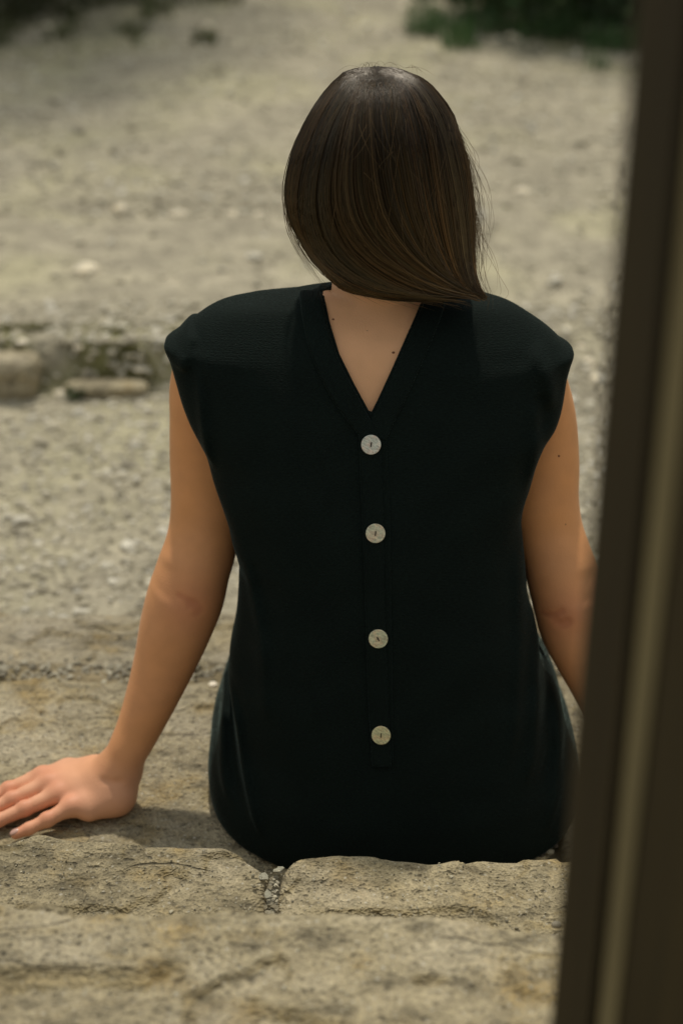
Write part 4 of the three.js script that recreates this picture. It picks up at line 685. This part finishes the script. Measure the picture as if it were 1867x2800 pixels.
bush(1.0, -4.95, 0.62, 1.15, 0.5, 5600, [0.04, 0.092, 0.022], 'dense dark green bush beside the path at the top right');
bush(1.8, -4.8, 0.7, 1.3, 0.6, 4200, [0.032, 0.065, 0.018], 'dark bush at the top right, half behind the door frame');
bush(-1.5, -5.0, 0.62, 1.1, 0.55, 4200, [0.045, 0.06, 0.02], 'dark olive bush in the top left corner');
bush(-0.95, -5.7, 0.5, 0.9, 0.45, 3600, [0.04, 0.06, 0.018], 'low dark bush at the top edge left of the path');
bush(-2.5, -5.0, 0.8, 1.5, 0.7, 3600, [0.045, 0.062, 0.02], 'large dark bush beyond the left edge');
function tree(x, z, h, r, n, label) {
  const t = group('tree', label, 'tree', V(x, groundY(x, z) - 0.05, z));
  mesh('trunk', new THREE.TubeGeometry(new THREE.CatmullRomCurve3([V(0, 0, 0), V(0.08, h * 0.3, 0.05), V(-0.05, h * 0.62, 0), V(0.1, h * 0.9, 0.05)]), 20, 0.13, 9), barkMat, t);
  for (let k = 0; k < 6; k++) { const a = k * 1.05; mesh('limb', new THREE.TubeGeometry(new THREE.CatmullRomCurve3([V(0, h * 0.42, 0), V(Math.cos(a) * r * 0.4, h * 0.6, Math.sin(a) * r * 0.4), V(Math.cos(a) * r * 0.8, h * 0.72, Math.sin(a) * r * 0.8)]), 10, 0.04, 6), barkMat, t); }
  mesh('crown', leaves(n, () => { let v; do v = V(rr(-1, 1), rr(-1, 1), rr(-1, 1)); while (v.lengthSq() > 0.9 + 0.5 * n3(v.x * 2.5 + x, v.y * 2.5, v.z * 2.5)); return [V(v.x * r, h * 0.7 + v.y * h * 0.33, v.z * r), V(v.x + rr(-1, 1), rr(-0.8, 0.6), v.z + rr(-1, 1)).normalize()]; }, 0.17, [0.04, 0.075, 0.02]), leafMat, t);
}
tree(-2.0, -7.6, 9.0, 1.75, 3600, 'leafy tree beyond the left bushes, shading the ground at the top left');
tree(2.3, -7.7, 8.8, 1.6, 3000, 'leafy tree beyond the right bushes, above the green plants');
{
  const bladeAt = (p, h, lean, P, I, C, t) => { const a = rr(0, 6.3), b = P.length / 3, w = 0.0028, dx = Math.cos(a), dz = Math.sin(a), lx = Math.cos(a + 1.3) * lean, lz = Math.sin(a + 1.3) * lean; P.push(p.x - dx * w, p.y, p.z - dz * w, p.x + dx * w, p.y, p.z + dz * w, p.x + lx * 0.4 - dx * w * 0.8, p.y + h * 0.6, p.z + lz * 0.4 - dz * w * 0.8, p.x + lx * 0.4 + dx * w * 0.8, p.y + h * 0.6, p.z + lz * 0.4 + dz * w * 0.8, p.x + lx, p.y + h, p.z + lz); I.push(b, b + 1, b + 2, b + 1, b + 3, b + 2, b + 2, b + 3, b + 4); const k = rr(0.6, 1.4); for (let q = 0; q < 5; q++) C.push(t[0] * k, t[1] * k, t[2] * k); };
  const grass = (label, n, place, hgt, t) => { const P = [], I = [], C = []; for (let i = 0; i < n; i++) { const [x, z] = place(); bladeAt(V(x, groundY(x, z) - 0.004, z), hgt * rr(0.4, 1.3), hgt * rr(0.1, 0.9), P, I, C, t); } const m = mesh('grass', geom(P, I, null, C), leafMat); m.userData.kind = 'stuff'; tag(m, label, 'grass'); };
  grass('deep green grass under the bushes at the top right', 9000, () => { let x, z; do { x = rr(0.25, 2.2); z = rr(-4.0, -6.0); } while (n3(x * 4, z * 4, 2) < -0.12 + 0.5 * smooth(-4.6, -4.05, z) + 0.3 * smooth(0.7, 0.3, x)); return [x, z]; }, 0.085, [0.058, 0.13, 0.028]);
  grass('sparse olive grass on the earth at the top left', 6000, () => { let x, z; do { x = rr(-2.4, -0.4); z = rr(-3.9, -6.0); } while (n3(x * 5, z * 5, 9) < 0.0 + 0.4 * smooth(-4.5, -3.95, z) + 0.3 * smooth(-0.9, -0.5, x)); return [x, z]; }, 0.05, [0.11, 0.125, 0.04]);
  grass('yellowish green moss and short grass along the old step', 3200, () => { let x, z; do { x = rr(-1.1, -0.2); z = rr(-1.49, -1.66); } while (n3(x * 8, z * 14, 5) < 0.05 + 1.0 * smooth(-1.56, -1.66, z)); return [x, z]; }, 0.013, [0.20, 0.19, 0.05]);
  const weed = group('weed', 'small green weed growing in front of the thin slab of the old step', 'weed', groundHit(216, 1088));
  mesh('foliage', leaves(46, () => [V(gauss() * 0.014, rr(0, 0.012), gauss() * 0.01), V(rr(-1, 1), rr(0.1, 1), rr(-1, 1)).normalize()], 0.024, [0.06, 0.11, 0.035]), leafMat, weed);
  mesh('stem', new THREE.CylinderGeometry(0.002, 0.003, 0.02, 6), barkMat, weed);
}
renderer.render(scene, camera);
